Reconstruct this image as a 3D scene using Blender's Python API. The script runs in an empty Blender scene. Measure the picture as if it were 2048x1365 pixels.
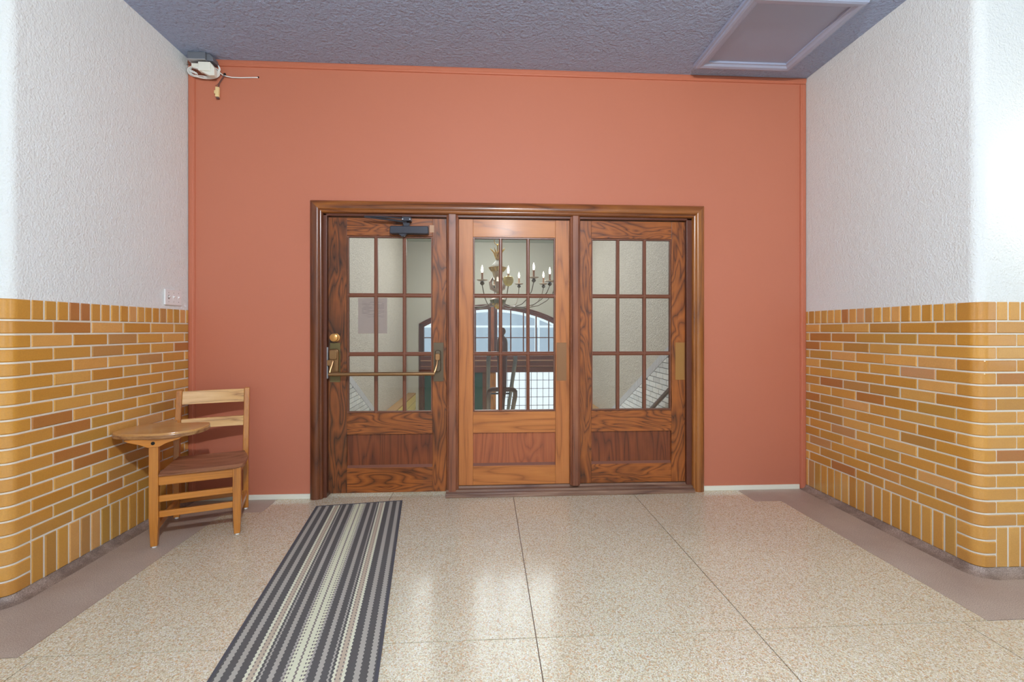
import bpy, bmesh, math, random
from mathutils import Vector, Matrix

random.seed(7)
sc = bpy.context.scene
col = sc.collection

# ------------------------------------------------------------------ camera
TH = 0.05625
cam_d = bpy.data.cameras.new("camera")
cam_d.sensor_width = 36.0
cam_d.lens = 16.0
cam_d.shift_y = -22.3 / 2048.0
cam_d.clip_start = 0.05
cam = bpy.data.objects.new("camera", cam_d)
cam.location = (0.0, 0.0, 1.264)
cam.rotation_euler = (math.radians(90), 0.0, -TH)
col.objects.link(cam)
sc.camera = cam

# ------------------------------------------------------------------ world, lights, exposure
w = bpy.data.worlds.new("sky_world")
sc.world = w
w.use_nodes = True
bg = w.node_tree.nodes["Background"]
bg.inputs[0].default_value = (0.88, 0.95, 1.0, 1.0)
bg.inputs[1].default_value = 1.25

def lamp(name, kind, loc, energy, color, size=0.2, rot=None, size_y=None, spread=None):
    d = bpy.data.lights.new(name, kind)
    d.energy = energy
    d.color = color
    if kind == 'AREA':
        d.size = size
        if size_y:
            d.shape = 'RECTANGLE'; d.size_y = size_y
        if spread:
            d.spread = spread
    else:
        d.shadow_soft_size = size
    o = bpy.data.objects.new(name, d)
    o.location = loc
    if rot:
        o.rotation_euler = rot
    col.objects.link(o)
    return o

lamp("corridor_lamp", 'POINT', (0.31, -0.50, 2.95), 318, (0.95, 0.99, 1.0), 0.06)
lamp("corridor_wall_lamp", 'POINT', (3.05, 1.98, 2.05), 6, (1.0, 0.93, 0.74), 0.06)
lamp("stair_hall_fill", 'AREA', (0.17, 8.3, 3.65), 135, (0.97, 0.98, 1.0), 3.0, (0, 0, 0), 5.0)  # added area fill for the hall walls, no fixture behind it

lamp("lobby_fill", 'POINT', (0.17, 10.6, 3.2), 85, (1.0, 0.97, 0.92), 0.15)  # added point fill that brightens the far wall, no real fitting

sc.view_settings.view_transform = 'Standard'
sc.view_settings.look = 'None'
sc.view_settings.gamma = 1.0
sc.view_settings.use_curve_mapping = False
sc.view_settings.exposure = 0.0
sc.cycles.use_denoising = True
sc.cycles.use_adaptive_sampling = True
sc.cycles.adaptive_threshold = 0.12
sc.cycles.adaptive_min_samples = 16
sc.cycles.max_bounces = 5
sc.cycles.diffuse_bounces = 3
sc.cycles.glossy_bounces = 3
sc.cycles.transmission_bounces = 4
sc.cycles.transparent_max_bounces = 10
sc.cycles.sample_clamp_indirect = 6.0
sc.cycles.caustics_reflective = False
sc.cycles.caustics_refractive = False

# ------------------------------------------------------------------ dimensions
XL, XR, D = -2.194, 2.539, 3.4925
CEIL, ZB = 3.265, 1.4137
YC = 2.21                      # face of the corridor walls beside the alcove
P, S = 0.0667, 0.2241          # brick course pitch, stretcher pitch
YF, HX = 12.9, 0.172           # far wall of the stair hall, its centre line
HCEIL = 3.74

# ------------------------------------------------------------------ helpers
def lin(r, g, b):
    def f(c):
        c /= 255.0
        return c / 12.92 if c <= 0.04045 else ((c + 0.055) / 1.055) ** 2.4
    return (f(r), f(g), f(b), 1.0)

def alb(r, g, b, k=0.72):
    c = lin(r, g, b)
    return (min(c[0] / k, 0.92), min(c[1] / k, 0.92), min(c[2] / k, 0.92), 1.0)

class MB:
    def __init__(self):
        self.v, self.f = [], []
    def add(self, vs, fs):
        o = len(self.v)
        self.v += [tuple(q) for q in vs]
        self.f += [tuple(i + o for i in q) for q in fs]
        return self
    def box(self, x0, x1, y0, y1, z0, z1):
        return self.add([(x0, y0, z0), (x1, y0, z0), (x1, y1, z0), (x0, y1, z0), (x0, y0, z1), (x1, y0, z1), (x1, y1, z1), (x0, y1, z1)],
                        [(0, 3, 2, 1), (4, 5, 6, 7), (0, 1, 5, 4), (1, 2, 6, 5), (2, 3, 7, 6), (3, 0, 4, 7)])
    def hexa(self, a, b):                       # two quads (bottom a, top b)
        return self.add(list(a) + list(b), [(0, 3, 2, 1), (4, 5, 6, 7), (0, 1, 5, 4), (1, 2, 6, 5), (2, 3, 7, 6), (3, 0, 4, 7)])
    def prism(self, pts, axis, a0, a1):
        n = len(pts)
        def mk(p, a):
            return {'z': (p[0], p[1], a), 'y': (p[0], a, p[1]), 'x': (a, p[0], p[1])}[axis]
        vs = [mk(p, a0) for p in pts] + [mk(p, a1) for p in pts]
        fs = [tuple(range(n)), tuple(range(2 * n - 1, n - 1, -1))]
        fs += [(i, (i + 1) % n, n + (i + 1) % n, n + i) for i in range(n)]
        return self.add(vs, fs)
    def loft(self, rings, closed=True, caps=True):
        n = len(rings[0]); vs = []; fs = []
        for r in rings:
            vs += list(r)
        for k in range(len(rings) - 1):
            for i in range(n if closed else n - 1):
                j = (i + 1) % n
                fs.append((k * n + i, k * n + j, (k + 1) * n + j, (k + 1) * n + i))
        if caps and closed:
            fs.append(tuple(range(n))); fs.append(tuple((len(rings) - 1) * n + i for i in range(n)))
        return self.add(vs, fs)
    def tube(self, path, r, seg=10, closed=False):
        pts = [Vector(p) for p in path]; m = len(pts)
        rr = r if isinstance(r, (list, tuple)) else [r] * m
        rings = []; up = None
        for i in range(m):
            if closed:
                t = pts[(i + 1) % m] - pts[i - 1]
            else:
                t = pts[min(i + 1, m - 1)] - pts[max(i - 1, 0)]
            t.normalize()
            if up is None:
                up = Vector((0, 0, 1)) if abs(t.z) < 0.9 else Vector((1, 0, 0))
            up = (up - t * up.dot(t)).normalized()
            s = t.cross(up)
            rings.append([pts[i] + (up * math.cos(2 * math.pi * k / seg) + s * math.sin(2 * math.pi * k / seg)) * rr[i] for k in range(seg)])
        if closed:
            rings.append(rings[0])
        return self.loft(rings, True, not closed)
    def lathe(self, prof, c, seg=20, tilt=None):
        rings = [[Vector((r * math.cos(2 * math.pi * k / seg), r * math.sin(2 * math.pi * k / seg), z)) for k in range(seg)] for r, z in prof]
        M = tilt if tilt is not None else Matrix.Identity(3)
        rings = [[M @ q + Vector(c) for q in ring] for ring in rings]
        return self.loft(rings)
    def build(self, name, m, parent=None, smooth=False, bevel=0.0, label=None, angle=35):
        me = bpy.data.meshes.new(name)
        me.from_pydata(self.v, [], self.f)
        b = bmesh.new(); b.from_mesh(me)
        bmesh.ops.remove_doubles(b, verts=b.verts, dist=1e-6)
        bmesh.ops.recalc_face_normals(b, faces=b.faces)
        b.to_mesh(me); b.free()
        if smooth:
            me.polygons.foreach_set("use_smooth", [True] * len(me.polygons))
            me.set_sharp_from_angle(angle=math.radians(angle))
        me.materials.append(m)
        return put(name, me, parent, bevel, label)

def put(name, me, parent=None, bevel=0.0, label=None):
    o = bpy.data.objects.new(name, me)
    col.objects.link(o)
    if parent is not None:
        o.parent = parent
    if bevel:
        bv = o.modifiers.new("edge", 'BEVEL'); bv.width = bevel; bv.segments = 2; bv.limit_method = 'ANGLE'; bv.angle_limit = math.radians(40)
    if label:
        o["label"] = label
    return o

def tag(o, label, cat, group=None, kind=None):
    o["label"] = label; o["category"] = cat
    if group: o["group"] = group
    if kind: o["kind"] = kind
    return o

def empty(name, loc=(0, 0, 0), rz=0.0):
    o = bpy.data.objects.new(name, None)
    o.location = loc; o.rotation_euler = (0, 0, rz); o.empty_display_size = 0.1
    col.objects.link(o)
    return o

# ------------------------------------------------------------------ materials
class NT:
    def __init__(self, name):
        self.m = bpy.data.materials.new(name); self.m.use_nodes = True
        self.t = self.m.node_tree; self.b = self.t.nodes["Principled BSDF"]; self.out = self.t.nodes["Material Output"]
    def n(self, typ, ins=None, **props):
        q = self.t.nodes.new(typ)
        for k, v in props.items():
            setattr(q, k, v)
        for k, v in (ins or {}).items():
            if hasattr(v, "is_linked") or isinstance(v, bpy.types.NodeSocket):
                self.t.links.new(v, q.inputs[k])
            else:
                q.inputs[k].default_value = v
        return q
    def math(self, op, a, b=0.0, c=0.0):
        return self.n('ShaderNodeMath', {0: a, 1: b, 2: c}, operation=op).outputs[0]
    def ramp(self, fac, stops, interp='LINEAR'):
        q = self.n('ShaderNodeValToRGB', {0: fac})
        q.color_ramp.interpolation = interp
        e = q.color_ramp.elements
        while len(e) > 1:
            e.remove(e[-1])
        e[0].position, e[0].color = stops[0][0], stops[0][1]
        for p, c in stops[1:]:
            k = e.new(p); k.color = c
        return q.outputs[0]
    def mix(self, fac, a, b, blend='MIX'):
        q = self.n('ShaderNodeMix', None, data_type='RGBA', blend_type=blend)
        for i, v in ((0, fac), (6, a), (7, b)):
            if isinstance(v, bpy.types.NodeSocket):
                self.t.links.new(v, q.inputs[i])
            else:
                q.inputs[i].default_value = v
        return q.outputs[2]
    def set(self, **k):
        for a, v in k.items():
            a = a.replace('_', ' ')
            if isinstance(v, bpy.types.NodeSocket):
                self.t.links.new(v, self.b.inputs[a])
            else:
                self.b.inputs[a].default_value = v
        return self
    def bump(self, h, strength=0.3, dist=0.005):
        q = self.n('ShaderNodeBump', {'Height': h, 'Strength': strength, 'Distance': dist})
        self.t.links.new(q.outputs[0], self.b.inputs['Normal'])
    def coord(self, scale=(1, 1, 1), rnd=0.0):
        o = self.n('ShaderNodeTexCoord').outputs['Object']
        if rnd:
            r = self.n('ShaderNodeObjectInfo').outputs['Random']
            r = self.n('ShaderNodeCombineXYZ', {0: self.math('MULTIPLY', r, rnd), 1: self.math('MULTIPLY', r, rnd * 1.7), 2: self.math('MULTIPLY', r, rnd * 0.6)}).outputs[0]
            o = self.n('ShaderNodeVectorMath', {0: o, 1: r}, operation='ADD').outputs[0]
        return self.n('ShaderNodeMapping', {'Vector': o, 'Scale': scale}).outputs[0]
    def noise(self, v, scale, detail=3.0, rough=0.5, dist=0.0):
        return self.n('ShaderNodeTexNoise', {'Vector': v, 'Scale': scale, 'Detail': detail, 'Roughness': rough, 'Distortion': dist}).outputs[0]

def m_plain(name, c, rough=0.5, metal=0.0, spec=None):
    q = NT(name); q.set(Base_Color=c, Roughness=rough, Metallic=metal)
    if spec is not None:
        q.b.inputs['Specular IOR Level'].default_value = spec
    return q.m

def m_plaster(name, c, scale, strength, dist, var=0.06, pit_shade=0.0):
    q = NT(name); v = q.coord()
    big = q.noise(v, 1.3, 2)
    c2 = tuple(x * (1 - var) for x in c[:3]) + (1,)
    cc = q.mix(big, c, c2)
    if pit_shade:
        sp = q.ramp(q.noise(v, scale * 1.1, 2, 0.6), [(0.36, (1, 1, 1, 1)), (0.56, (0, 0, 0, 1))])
        cc = q.mix(q.math('MULTIPLY', sp, pit_shade), cc, tuple(x * 0.6 for x in c[:3]) + (1,))  # dark specks paint the shade of the stipple pits into the colour
    q.set(Base_Color=cc, Roughness=0.62)
    a = q.noise(v, scale, 3, 0.6)
    b = q.noise(v, scale * 0.35, 2, 0.5)
    q.bump(q.math('ADD', q.math('MULTIPLY', q.math('POWER', a, 1.4), 0.8), q.math('MULTIPLY', b, 0.5)), strength, dist)
    return q.m

def m_brick(name, stops, rough=0.24, mott=0.16):
    q = NT(name)
    r = q.n('ShaderNodeObjectInfo').outputs['Random']
    v = q.coord(rnd=13.0)
    base = q.ramp(r, stops)
    sp = q.noise(v, 170, 2, 0.6)
    bg_ = q.noise(v, 14, 2, 0.5)
    c = q.mix(q.math('MULTIPLY', q.math('SUBTRACT', sp, 0.35), mott * 2.2), base, (0.12, 0.055, 0.012, 1), 'MIX')
    c = q.mix(q.math('MULTIPLY', q.math('SUBTRACT', bg_, 0.35), 0.4), c, (0.55, 0.27, 0.07, 1))
    q.set(Base_Color=c, Roughness=rough)
    q.b.inputs['Coat Weight'].default_value = 0.25
    q.b.inputs['Coat Roughness'].default_value = 0.12
    q.bump(q.math('ADD', q.noise(v, 22, 2), q.math('MULTIPLY', sp, 0.15)), 0.18, 0.006)
    return q.m

def m_wood(name, light, mid, dark, axis='z', rough=0.3, freq=7.0, fig=1.0, stain=0.3, coat=0.3, along=0.55, across=5.0, warp=0.25):
    q = NT(name)
    a, f = along, across
    sc_ = {'z': (f, f, a), 'x': (a, f, f), 'y': (f, a, f)}[axis]
    v = q.coord(sc_, rnd=9.0)
    n1 = q.noise(v, 1.15, 1.6, 0.5, warp)
    band = q.math('PINGPONG', q.math('MULTIPLY', n1, freq), 0.5)
    band = q.math('POWER', q.math('MULTIPLY', band, 2.0), 0.55)
    fa = {'z': (150, 150, 4), 'x': (4, 150, 150), 'y': (150, 4, 150)}[axis]
    v2 = q.coord(fa, rnd=5.0)
    fib = q.noise(v2, 1.0, 2, 0.6)
    t = q.math('ADD', q.math('MULTIPLY', band, 0.62 * fig), q.math('MULTIPLY', fib, 0.55))
    c = q.ramp(t, [(0.20, dark), (0.50, mid), (0.88, light)])
    v3 = q.coord((1, 1, 1), rnd=3.0)
    st = q.ramp(q.noise(v3, 3.2, 3, 0.55), [(0.40, (0, 0, 0, 1)), (0.75, (1, 1, 1, 1))])
    c = q.mix(q.math('MULTIPLY', st, stain), c, dark)
    q.set(Base_Color=c, Roughness=rough)
    q.b.inputs['Coat Weight'].default_value = coat
    q.b.inputs['Coat Roughness'].default_value = 0.18
    q.bump(fib, 0.05, 0.002)
    return q.m

def m_glass(name, tint=(1, 1, 1, 1), rough=0.01):
    q = NT(name)
    tr = q.n('ShaderNodeBsdfTransparent', {'Color': tint}).outputs[0]
    gl = q.n('ShaderNodeBsdfGlossy', {'Roughness': rough}).outputs[0]
    fr = q.n('ShaderNodeFresnel', {'IOR': 1.45}).outputs[0]
    mx = q.n('ShaderNodeMixShader', {0: fr, 1: tr, 2: gl}).outputs[0]
    q.t.links.new(mx, q.out.inputs[0])
    return q.m

def m_emit(name, c, s):
    q = NT(name)
    q.set(Base_Color=c, Emission_Color=c, Emission_Strength=s)
    return q.m

WHITE = m_plaster("white_stipple_plaster", alb(214, 219, 219, 0.76), 92, 1.0, 0.0065)
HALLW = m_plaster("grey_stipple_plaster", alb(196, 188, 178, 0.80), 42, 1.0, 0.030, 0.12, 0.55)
FARW = m_plaster("smooth_grey_plaster", alb(180, 178, 168, 0.80), 30, 0.1, 0.004)
CEILM = m_plaster("mauve_stipple_plaster", alb(152, 166, 196), 50, 1.0, 0.03, 0.05)
ORANGE = m_plaster("terracotta_paint", alb(176, 105, 80), 160, 0.05, 0.002, 0.06)
ORANGE2 = m_plain("terracotta_trim_paint", alb(174, 101, 76), 0.42)
HATCH = m_plain("mauve_gloss_paint", alb(150, 158, 182), 0.4)
HATCHP = m_plain("mauve_panel_paint", alb(142, 148, 170), 0.55)
CREAM = m_plain("cream_paint", alb(222, 214, 198), 0.45)
MORTAR = m_plaster("pale_mortar", alb(206, 200, 188), 120, 0.3, 0.003, 0.1)
BRICK = m_brick("glazed_ochre_brick", [
    (0.0, alb(174, 121, 50)), (0.12, alb(182, 130, 56)), (0.25, alb(190, 140, 66)), (0.38, alb(196, 148, 80)), (0.5, alb(170, 128, 58)), (0.6, alb(190, 136, 64)),
    (0.7, alb(164, 120, 58)), (0.79, alb(180, 134, 94)), (0.87, alb(204, 152, 82)), (0.94, alb(162, 106, 50)), (1.0, alb(160, 104, 60))])
BULLNOSE = m_brick("glazed_amber_brick", [(0.0, alb(184, 130, 52)), (0.5, alb(192, 140, 66)), (1.0, alb(174, 120, 52))], 0.12)
BULLNOSE.node_tree.nodes['Principled BSDF'].inputs['Coat Weight'].default_value = 0.7
BULLNOSE.node_tree.nodes['Principled BSDF'].inputs['Coat Roughness'].default_value = 0.06
GBRICK = m_brick("glazed_grey_brick", [(0.0, alb(184, 186, 188)), (0.5, alb(204, 207, 210)), (1.0, alb(220, 223, 226))], 0.3, 0.05)
GCAP = m_plain("shaded_cap_brick", alb(178, 177, 182), 0.4)  # grey darkened for the shadow lying on the cap course
GMORT = m_plain("dark_mortar", alb(84, 82, 86), 0.8)
DW_L, DW_M, DW_D = alb(150, 84, 34), alb(114, 60, 24), alb(40, 22, 15)
WOODZ = m_wood("dark_oak_upright", DW_L, DW_M, DW_D, 'z', freq=11.0, stain=0.5, along=1.5, across=6.5, warp=0.7, coat=0.1, rough=0.36)
WOODST = m_wood("hand_stained_oak", alb(124, 68, 30), alb(86, 47, 23), alb(30, 18, 15), 'z', freq=11.0, stain=0.85, along=1.5, across=6.5, warp=0.7, coat=0.1, rough=0.36)
WOODX = m_wood("dark_oak_crosswise", DW_L, DW_M, DW_D, 'x', freq=11.0, stain=0.45, along=1.5, across=7.5, warp=0.7, coat=0.1, rough=0.36)
PANELW = m_wood("dark_oak_panel", alb(124, 66, 32), alb(102, 50, 25), alb(62, 30, 18), 'z', freq=14.0, fig=0.7, coat=0.1, rough=0.38)
LWOODZ = m_wood("warm_oak_upright", alb(182, 116, 62), alb(166, 100, 50), alb(128, 72, 36), 'z', freq=9, fig=0.6, stain=0.15, coat=0.08, rough=0.42)
LWOODX = m_wood("warm_oak_crosswise", alb(182, 116, 58), alb(166, 100, 48), alb(122, 68, 32), 'x', freq=8, fig=0.7, stain=0.15, coat=0.08, rough=0.44)
LPANEL = m_wood("warm_oak_panel", alb(164, 94, 56), alb(148, 80, 48), alb(112, 58, 36), 'z', freq=13, along=1.2, warp=0.5, coat=0.1, fig=0.6, stain=0.15)
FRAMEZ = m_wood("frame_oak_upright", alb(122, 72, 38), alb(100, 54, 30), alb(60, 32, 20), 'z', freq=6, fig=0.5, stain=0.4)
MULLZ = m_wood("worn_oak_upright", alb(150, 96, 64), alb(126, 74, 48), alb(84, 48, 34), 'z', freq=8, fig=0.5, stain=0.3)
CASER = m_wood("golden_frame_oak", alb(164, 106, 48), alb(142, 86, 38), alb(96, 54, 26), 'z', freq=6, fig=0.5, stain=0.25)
FRAMEX = m_wood("frame_oak_crosswise", alb(148, 90, 38), alb(118, 66, 32), alb(70, 38, 22), 'x', freq=9, fig=0.8, stain=0.3)
MUNT = m_plain("red_brown_varnish", alb(108, 65, 47), 0.35)
JAMB = m_plain("very_dark_varnish", alb(86, 46, 31), 0.4)
SILLM = m_wood("worn_grey_oak", alb(150, 122, 100), alb(118, 88, 70), alb(74, 50, 42), 'x', freq=5, fig=0.6, stain=0.4, coat=0.0)
CH_Z = m_wood("golden_oak_upright", alb(188, 126, 52), alb(168, 106, 40), alb(132, 78, 28), 'z', freq=4, fig=0.5, stain=0.12)
CH_X = m_wood("golden_oak_crosswise", alb(190, 126, 48), alb(170, 106, 36), alb(134, 78, 26), 'x', freq=4, fig=0.5, stain=0.1)
CH_Y = m_wood("golden_oak_depthwise", alb(190, 128, 62), alb(170, 108, 50), alb(140, 84, 36), 'y', freq=4, fig=0.5, stain=0.15)
CH_B = m_wood("pale_worn_oak", alb(204, 166, 112), alb(190, 146, 90), alb(140, 96, 52), 'x', freq=8, fig=0.9, stain=0.1)
CH_S = m_wood("brown_worn_oak_seat", alb(158, 112, 84), alb(138, 92, 66), alb(92, 56, 40), 'x', freq=11, fig=0.9, stain=0.2, rough=0.38)
CH_T = m_wood("tan_laminate", alb(188, 146, 92), alb(180, 136, 82), alb(166, 120, 70), 'x', freq=3, fig=0.4, stain=0.1, rough=0.18)
BRASS = m_plain("aged_brass", alb(140, 106, 72), 0.34, 0.8)
BRASSD = m_plain("dull_bronze", alb(92, 80, 64), 0.42, 0.6)
KNOBM = m_plain("polished_brass", alb(184, 134, 76), 0.28, 0.6)
STEEL = m_plain("grey_steel", alb(168, 168, 172), 0.4, 0.6)
CLOSER = m_plain("charcoal_enamel", alb(46, 46, 54), 0.3)
PLATE = m_plain("bronze_plate", alb(128, 92, 62), 0.38, 0.45)
GLASS = m_glass("clear_glass", (0.95, 0.97, 0.96, 1))
TGLASS = m_glass("window_glass", (0.92, 0.95, 0.97, 1), 0.05)
SGLASS = m_glass("blue_storm_plastic", (0.70, 0.745, 0.79, 1), 0.2)
LGLASS = m_glass("leaded_glass", (0.97, 0.98, 1.0, 1), 0.05)
DARKW = m_wood("mahogany", alb(100, 48, 38), alb(78, 35, 29), alb(44, 20, 19), 'z', freq=4, fig=0.4)
DARKX = m_wood("mahogany_crosswise", alb(112, 58, 46), alb(92, 44, 36), alb(58, 28, 26), 'x', freq=4, fig=0.4)
GREEN = m_plain("dark_green_enamel", alb(24, 66, 62), 0.25)
LEAD = m_plain("lead_came", alb(70, 70, 76), 0.5, 0.3)
RAILM = m_plain("sky_tinted_rail", alb(86, 92, 106), 0.28, 0.4)  # blue tint of the sky's reflection put into the base colour
SWITCH = m_plain("switch_plastic", alb(212, 212, 214), 0.4)
SWDARK = m_plain("switch_marking_grey", alb(128, 124, 122), 0.5)
CABLE = m_plain("white_cable_vinyl", alb(222, 216, 210), 0.45)
WBOX = m_plain("white_box_plastic", alb(224, 212, 202), 0.45)
GBOX = m_plain("grey_sheet_metal", alb(104, 108, 116), 0.5, 0.2)
BEIGE = m_plain("beige_plastic", alb(218, 186, 134), 0.5)
BROWNW = m_plain("brown_wire", alb(92, 64, 62), 0.5)
BLACK = m_plain("black_hole", (0.004, 0.004, 0.004, 1), 0.8)
GILT = m_plain("antique_gilt", alb(190, 160, 84), 0.25, 0.75)
SILVER = m_plain("tarnished_silver", alb(176, 160, 146), 0.28, 0.8)
ARMM = m_plain("bronze_arm_metal", alb(112, 100, 86), 0.3, 0.8)
CANDLE = m_plain("candle_sleeve", alb(196, 150, 116), 0.5)
FLAME = m_emit("candle_bulb", (1.0, 0.88, 0.72, 1), 9.0)
FLAME.cycles.emission_sampling = 'NONE'
AMBER = m_plain("amber_glass_dish", alb(226, 200, 90), 0.15)
GREENG = m_plain("smoky_green_glass", alb(120, 124, 84), 0.12)
YBRICK = None

def terrazzo():
    q = NT("cream_terrazzo"); v = q.coord(rnd=0.0)
    def vor(scale, feat='F1'):
        return q.n('ShaderNodeTexVoronoi', {'Vector': v, 'Scale': scale}, feature=feat)
    v1 = vor(195)
    r = q.n('ShaderNodeSeparateColor', {0: v1.outputs['Color']}).outputs
    chip = q.ramp(r[0], [(0.0, alb(160, 146, 118)), (0.2, alb(194, 184, 154)), (0.45, alb(220, 214, 188)), (0.7, alb(234, 230, 206)), (0.88, alb(208, 190, 152)), (0.95, alb(188, 146, 104)), (1.0, alb(160, 140, 118))])
    edge = vor(195, 'DISTANCE_TO_EDGE').outputs['Distance']
    gap = q.ramp(edge, [(0.02, (1, 1, 1, 1)), (0.16, (0, 0, 0, 1))])
    c = q.mix(q.math('MULTIPLY', gap, 0.75), chip, alb(168, 152, 126))
    v2 = vor(58)
    r2 = q.n('ShaderNodeSeparateColor', {0: v2.outputs['Color']}).outputs
    big = q.math('MULTIPLY', q.math('GREATER_THAN', r2[0], 0.86), q.math('LESS_THAN', v2.outputs['Distance'], 0.30))
    c = q.mix(q.math('MULTIPLY', big, 0.45), c, alb(190, 144, 106))
    dirt = q.noise(v, 1.1, 4, 0.6)
    c = q.mix(q.math('MULTIPLY', q.ramp(dirt, [(0.42, (0, 0, 0, 1)), (0.72, (1, 1, 1, 1))]), 0.16), c, alb(150, 128, 106))
    q.set(Base_Color=c, Roughness=q.math('ADD', 0.16, q.math('MULTIPLY', q.noise(v, 5, 2), 0.10)))
    q.b.inputs['Coat Weight'].default_value = 0.55
    q.b.inputs['Coat Roughness'].default_value = 0.13
    q.b.inputs['Specular IOR Level'].default_value = 0.6
    return q.m
TERR = terrazzo()

def border():
    q = NT("mauve_terrazzo"); v = q.coord()
    a = q.noise(v, 260, 2, 0.7); b = q.noise(v, 3.0, 4, 0.6)
    c = q.ramp(a, [(0.3, alb(130, 114, 102)), (0.5, alb(160, 144, 130)), (0.68, alb(188, 174, 158))])
    c = q.mix(q.math('MULTIPLY', q.ramp(b, [(0.4, (0, 0, 0, 1)), (0.75, (1, 1, 1, 1))]), 0.4), c, alb(120, 96, 84))
    q.set(Base_Color=c, Roughness=0.42)
    return q.m
BORD = border()
def cove_mat():
    q = NT("grimy_cove_terrazzo"); v = q.coord()
    a = q.noise(v, 220, 2, 0.7); b = q.noise(v, 9.0, 4, 0.65)
    c = q.ramp(a, [(0.3, alb(104, 88, 78)), (0.5, alb(138, 120, 108)), (0.68, alb(168, 150, 136))])
    c = q.mix(q.math('MULTIPLY', q.ramp(b, [(0.38, (0, 0, 0, 1)), (0.62, (1, 1, 1, 1))]), 0.65), c, alb(84, 68, 58))
    q.set(Base_Color=c, Roughness=0.5)
    return q.m
COVEM = cove_mat()
JOINT = m_plain("joint_strip", alb(112, 92, 78), 0.5, 0.2)

def rug_mat():
    q = NT("striped_woven_rug")
    o = q.n('ShaderNodeTexCoord').outputs['Object']
    sx = q.n('ShaderNodeSeparateXYZ', {0: o}).outputs
    u = q.math('DIVIDE', sx[0], 0.60)
    ph = q.math('MULTIPLY', sx[1], 2 * math.pi / 0.0205)
    wob = q.math('MULTIPLY', q.math('SINE', ph), 0.0036)
    uw = q.math('ADD', u, wob)
    dk, lg, wh, tan, cr = alb(84, 81, 78), alb(166, 160, 148), alb(226, 212, 188), alb(186, 169, 145), alb(232, 212, 184)
    ln = alb(128, 118, 108)
    half = [(0.0, dk), (0.034, lg), (0.068, dk), (0.116, lg), (0.150, dk), (0.203, wh), (0.222, tan), (0.258, wh), (0.277, dk), (0.290, lg), (0.304, dk),
            (0.346, lg), (0.376, dk), (0.424, lg), (0.440, cr), (0.4955, ln)]
    st = list(half)
    edges = [0.034, 0.068, 0.116, 0.150, 0.203, 0.222, 0.258, 0.277, 0.290, 0.304, 0.346, 0.376, 0.424, 0.440, 0.4955]
    cols = [c for _, c in half]
    for i in range(len(edges) - 1, -1, -1):
        st.append((1.0 - edges[i], cols[i]))
    base = None
    # colour ramps hold 32 stops: the two halves are two ramps
    def seg(stops):
        return q.ramp(uw, stops, 'CONSTANT')
    left = seg([s for s in st if s[0] < 0.5])
    right = seg([(0.0, ln)] + [s for s in st if s[0] > 0.5])
    c = q.mix(q.math('GREATER_THAN', uw, 0.5), left, right)
    # dotted rows beside the cream centre and on the tan bands
    def row(c0, hw):
        return q.math('LESS_THAN', q.math('ABSOLUTE', q.math('SUBTRACT', u, c0)), hw)
    dots = None
    for c0, hw in ((0.441, 0.006), (0.458, 0.0045), (0.559, 0.006), (0.542, 0.0045), (0.226, 0.004), (0.254, 0.004), (0.746, 0.004), (0.774, 0.004)):
        r = row(c0, hw)
        dots = r if dots is None else q.math('MAXIMUM', dots, r)
    on = q.math('GREATER_THAN', q.math('SINE', q.math('ADD', ph, 0.9)), 0.15)
    c = q.mix(q.math('MULTIPLY', dots, on), c, alb(110, 102, 96))
    wv = q.math('SINE', q.math('MULTIPLY', sx[0], 2400.0))
    wv2 = q.math('SINE', q.math('MULTIPLY', sx[1], 1800.0))
    nz = q.noise(o, 300, 2)
    c = q.mix(q.math('MULTIPLY', nz, 0.25), c, alb(70, 66, 66))
    q.set(Base_Color=c, Roughness=0.9)
    q.bump(q.math('ADD', q.math('MULTIPLY', wv, wv2), q.math('MULTIPLY', nz, 1.0)), 0.4, 0.002)
    return q.m
RUG = rug_mat()
RUGE = m_plain("rug_binding", alb(70, 68, 72), 0.9)

def paper_mat():
    q = NT("printed_paper")
    o = q.n('ShaderNodeTexCoord').outputs['Object']
    sx = q.n('ShaderNodeSeparateXYZ', {0: o}).outputs
    ln = q.math('GREATER_THAN', q.math('SINE', q.math('MULTIPLY', sx[2], 2 * math.pi / 0.0095)), 0.55)
    m1 = q.noise(q.n('ShaderNodeMapping', {'Vector': o, 'Scale': (14, 1, 110)}).outputs[0], 1.0, 1)
    on = q.math('GREATER_THAN', m1, 0.47)
    inx = q.math('MULTIPLY', q.math('GREATER_THAN', sx[0], 0.03), q.math('LESS_THAN', sx[0], 0.195))
    inz = q.math('MULTIPLY', q.math('GREATER_THAN', sx[2], 0.12), q.math('LESS_THAN', sx[2], 0.25))
    k = q.math('MULTIPLY', q.math('MULTIPLY', ln, on), q.math('MULTIPLY', inx, inz))
    c = q.mix(q.math('MULTIPLY', k, 0.55), alb(178, 152, 144), alb(96, 80, 76))
    q.set(Base_Color=c, Roughness=0.8)
    return q.m
PAPER = paper_mat()

def ybrick_mat():
    q = NT("yellow_brick_wainscot")
    v = q.coord()
    t = q.n('ShaderNodeTexBrick', {'Vector': q.n('ShaderNodeMapping', {'Vector': v, 'Rotation': (math.radians(90), 0, math.radians(90))}).outputs[0],
            'Color1': alb(228, 198, 122), 'Color2': alb(214, 180, 104), 'Mortar': alb(150, 120, 80), 'Scale': 1.0, 'Brick Width': 0.2, 'Row Height': 0.067, 'Mortar Size': 0.006})
    q.set(Base_Color=t.outputs[0], Roughness=0.35)
    return q.m
YBRICK = ybrick_mat()
COPING = m_plain("tan_coping_stone", alb(160, 122, 80), 0.5)

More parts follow.
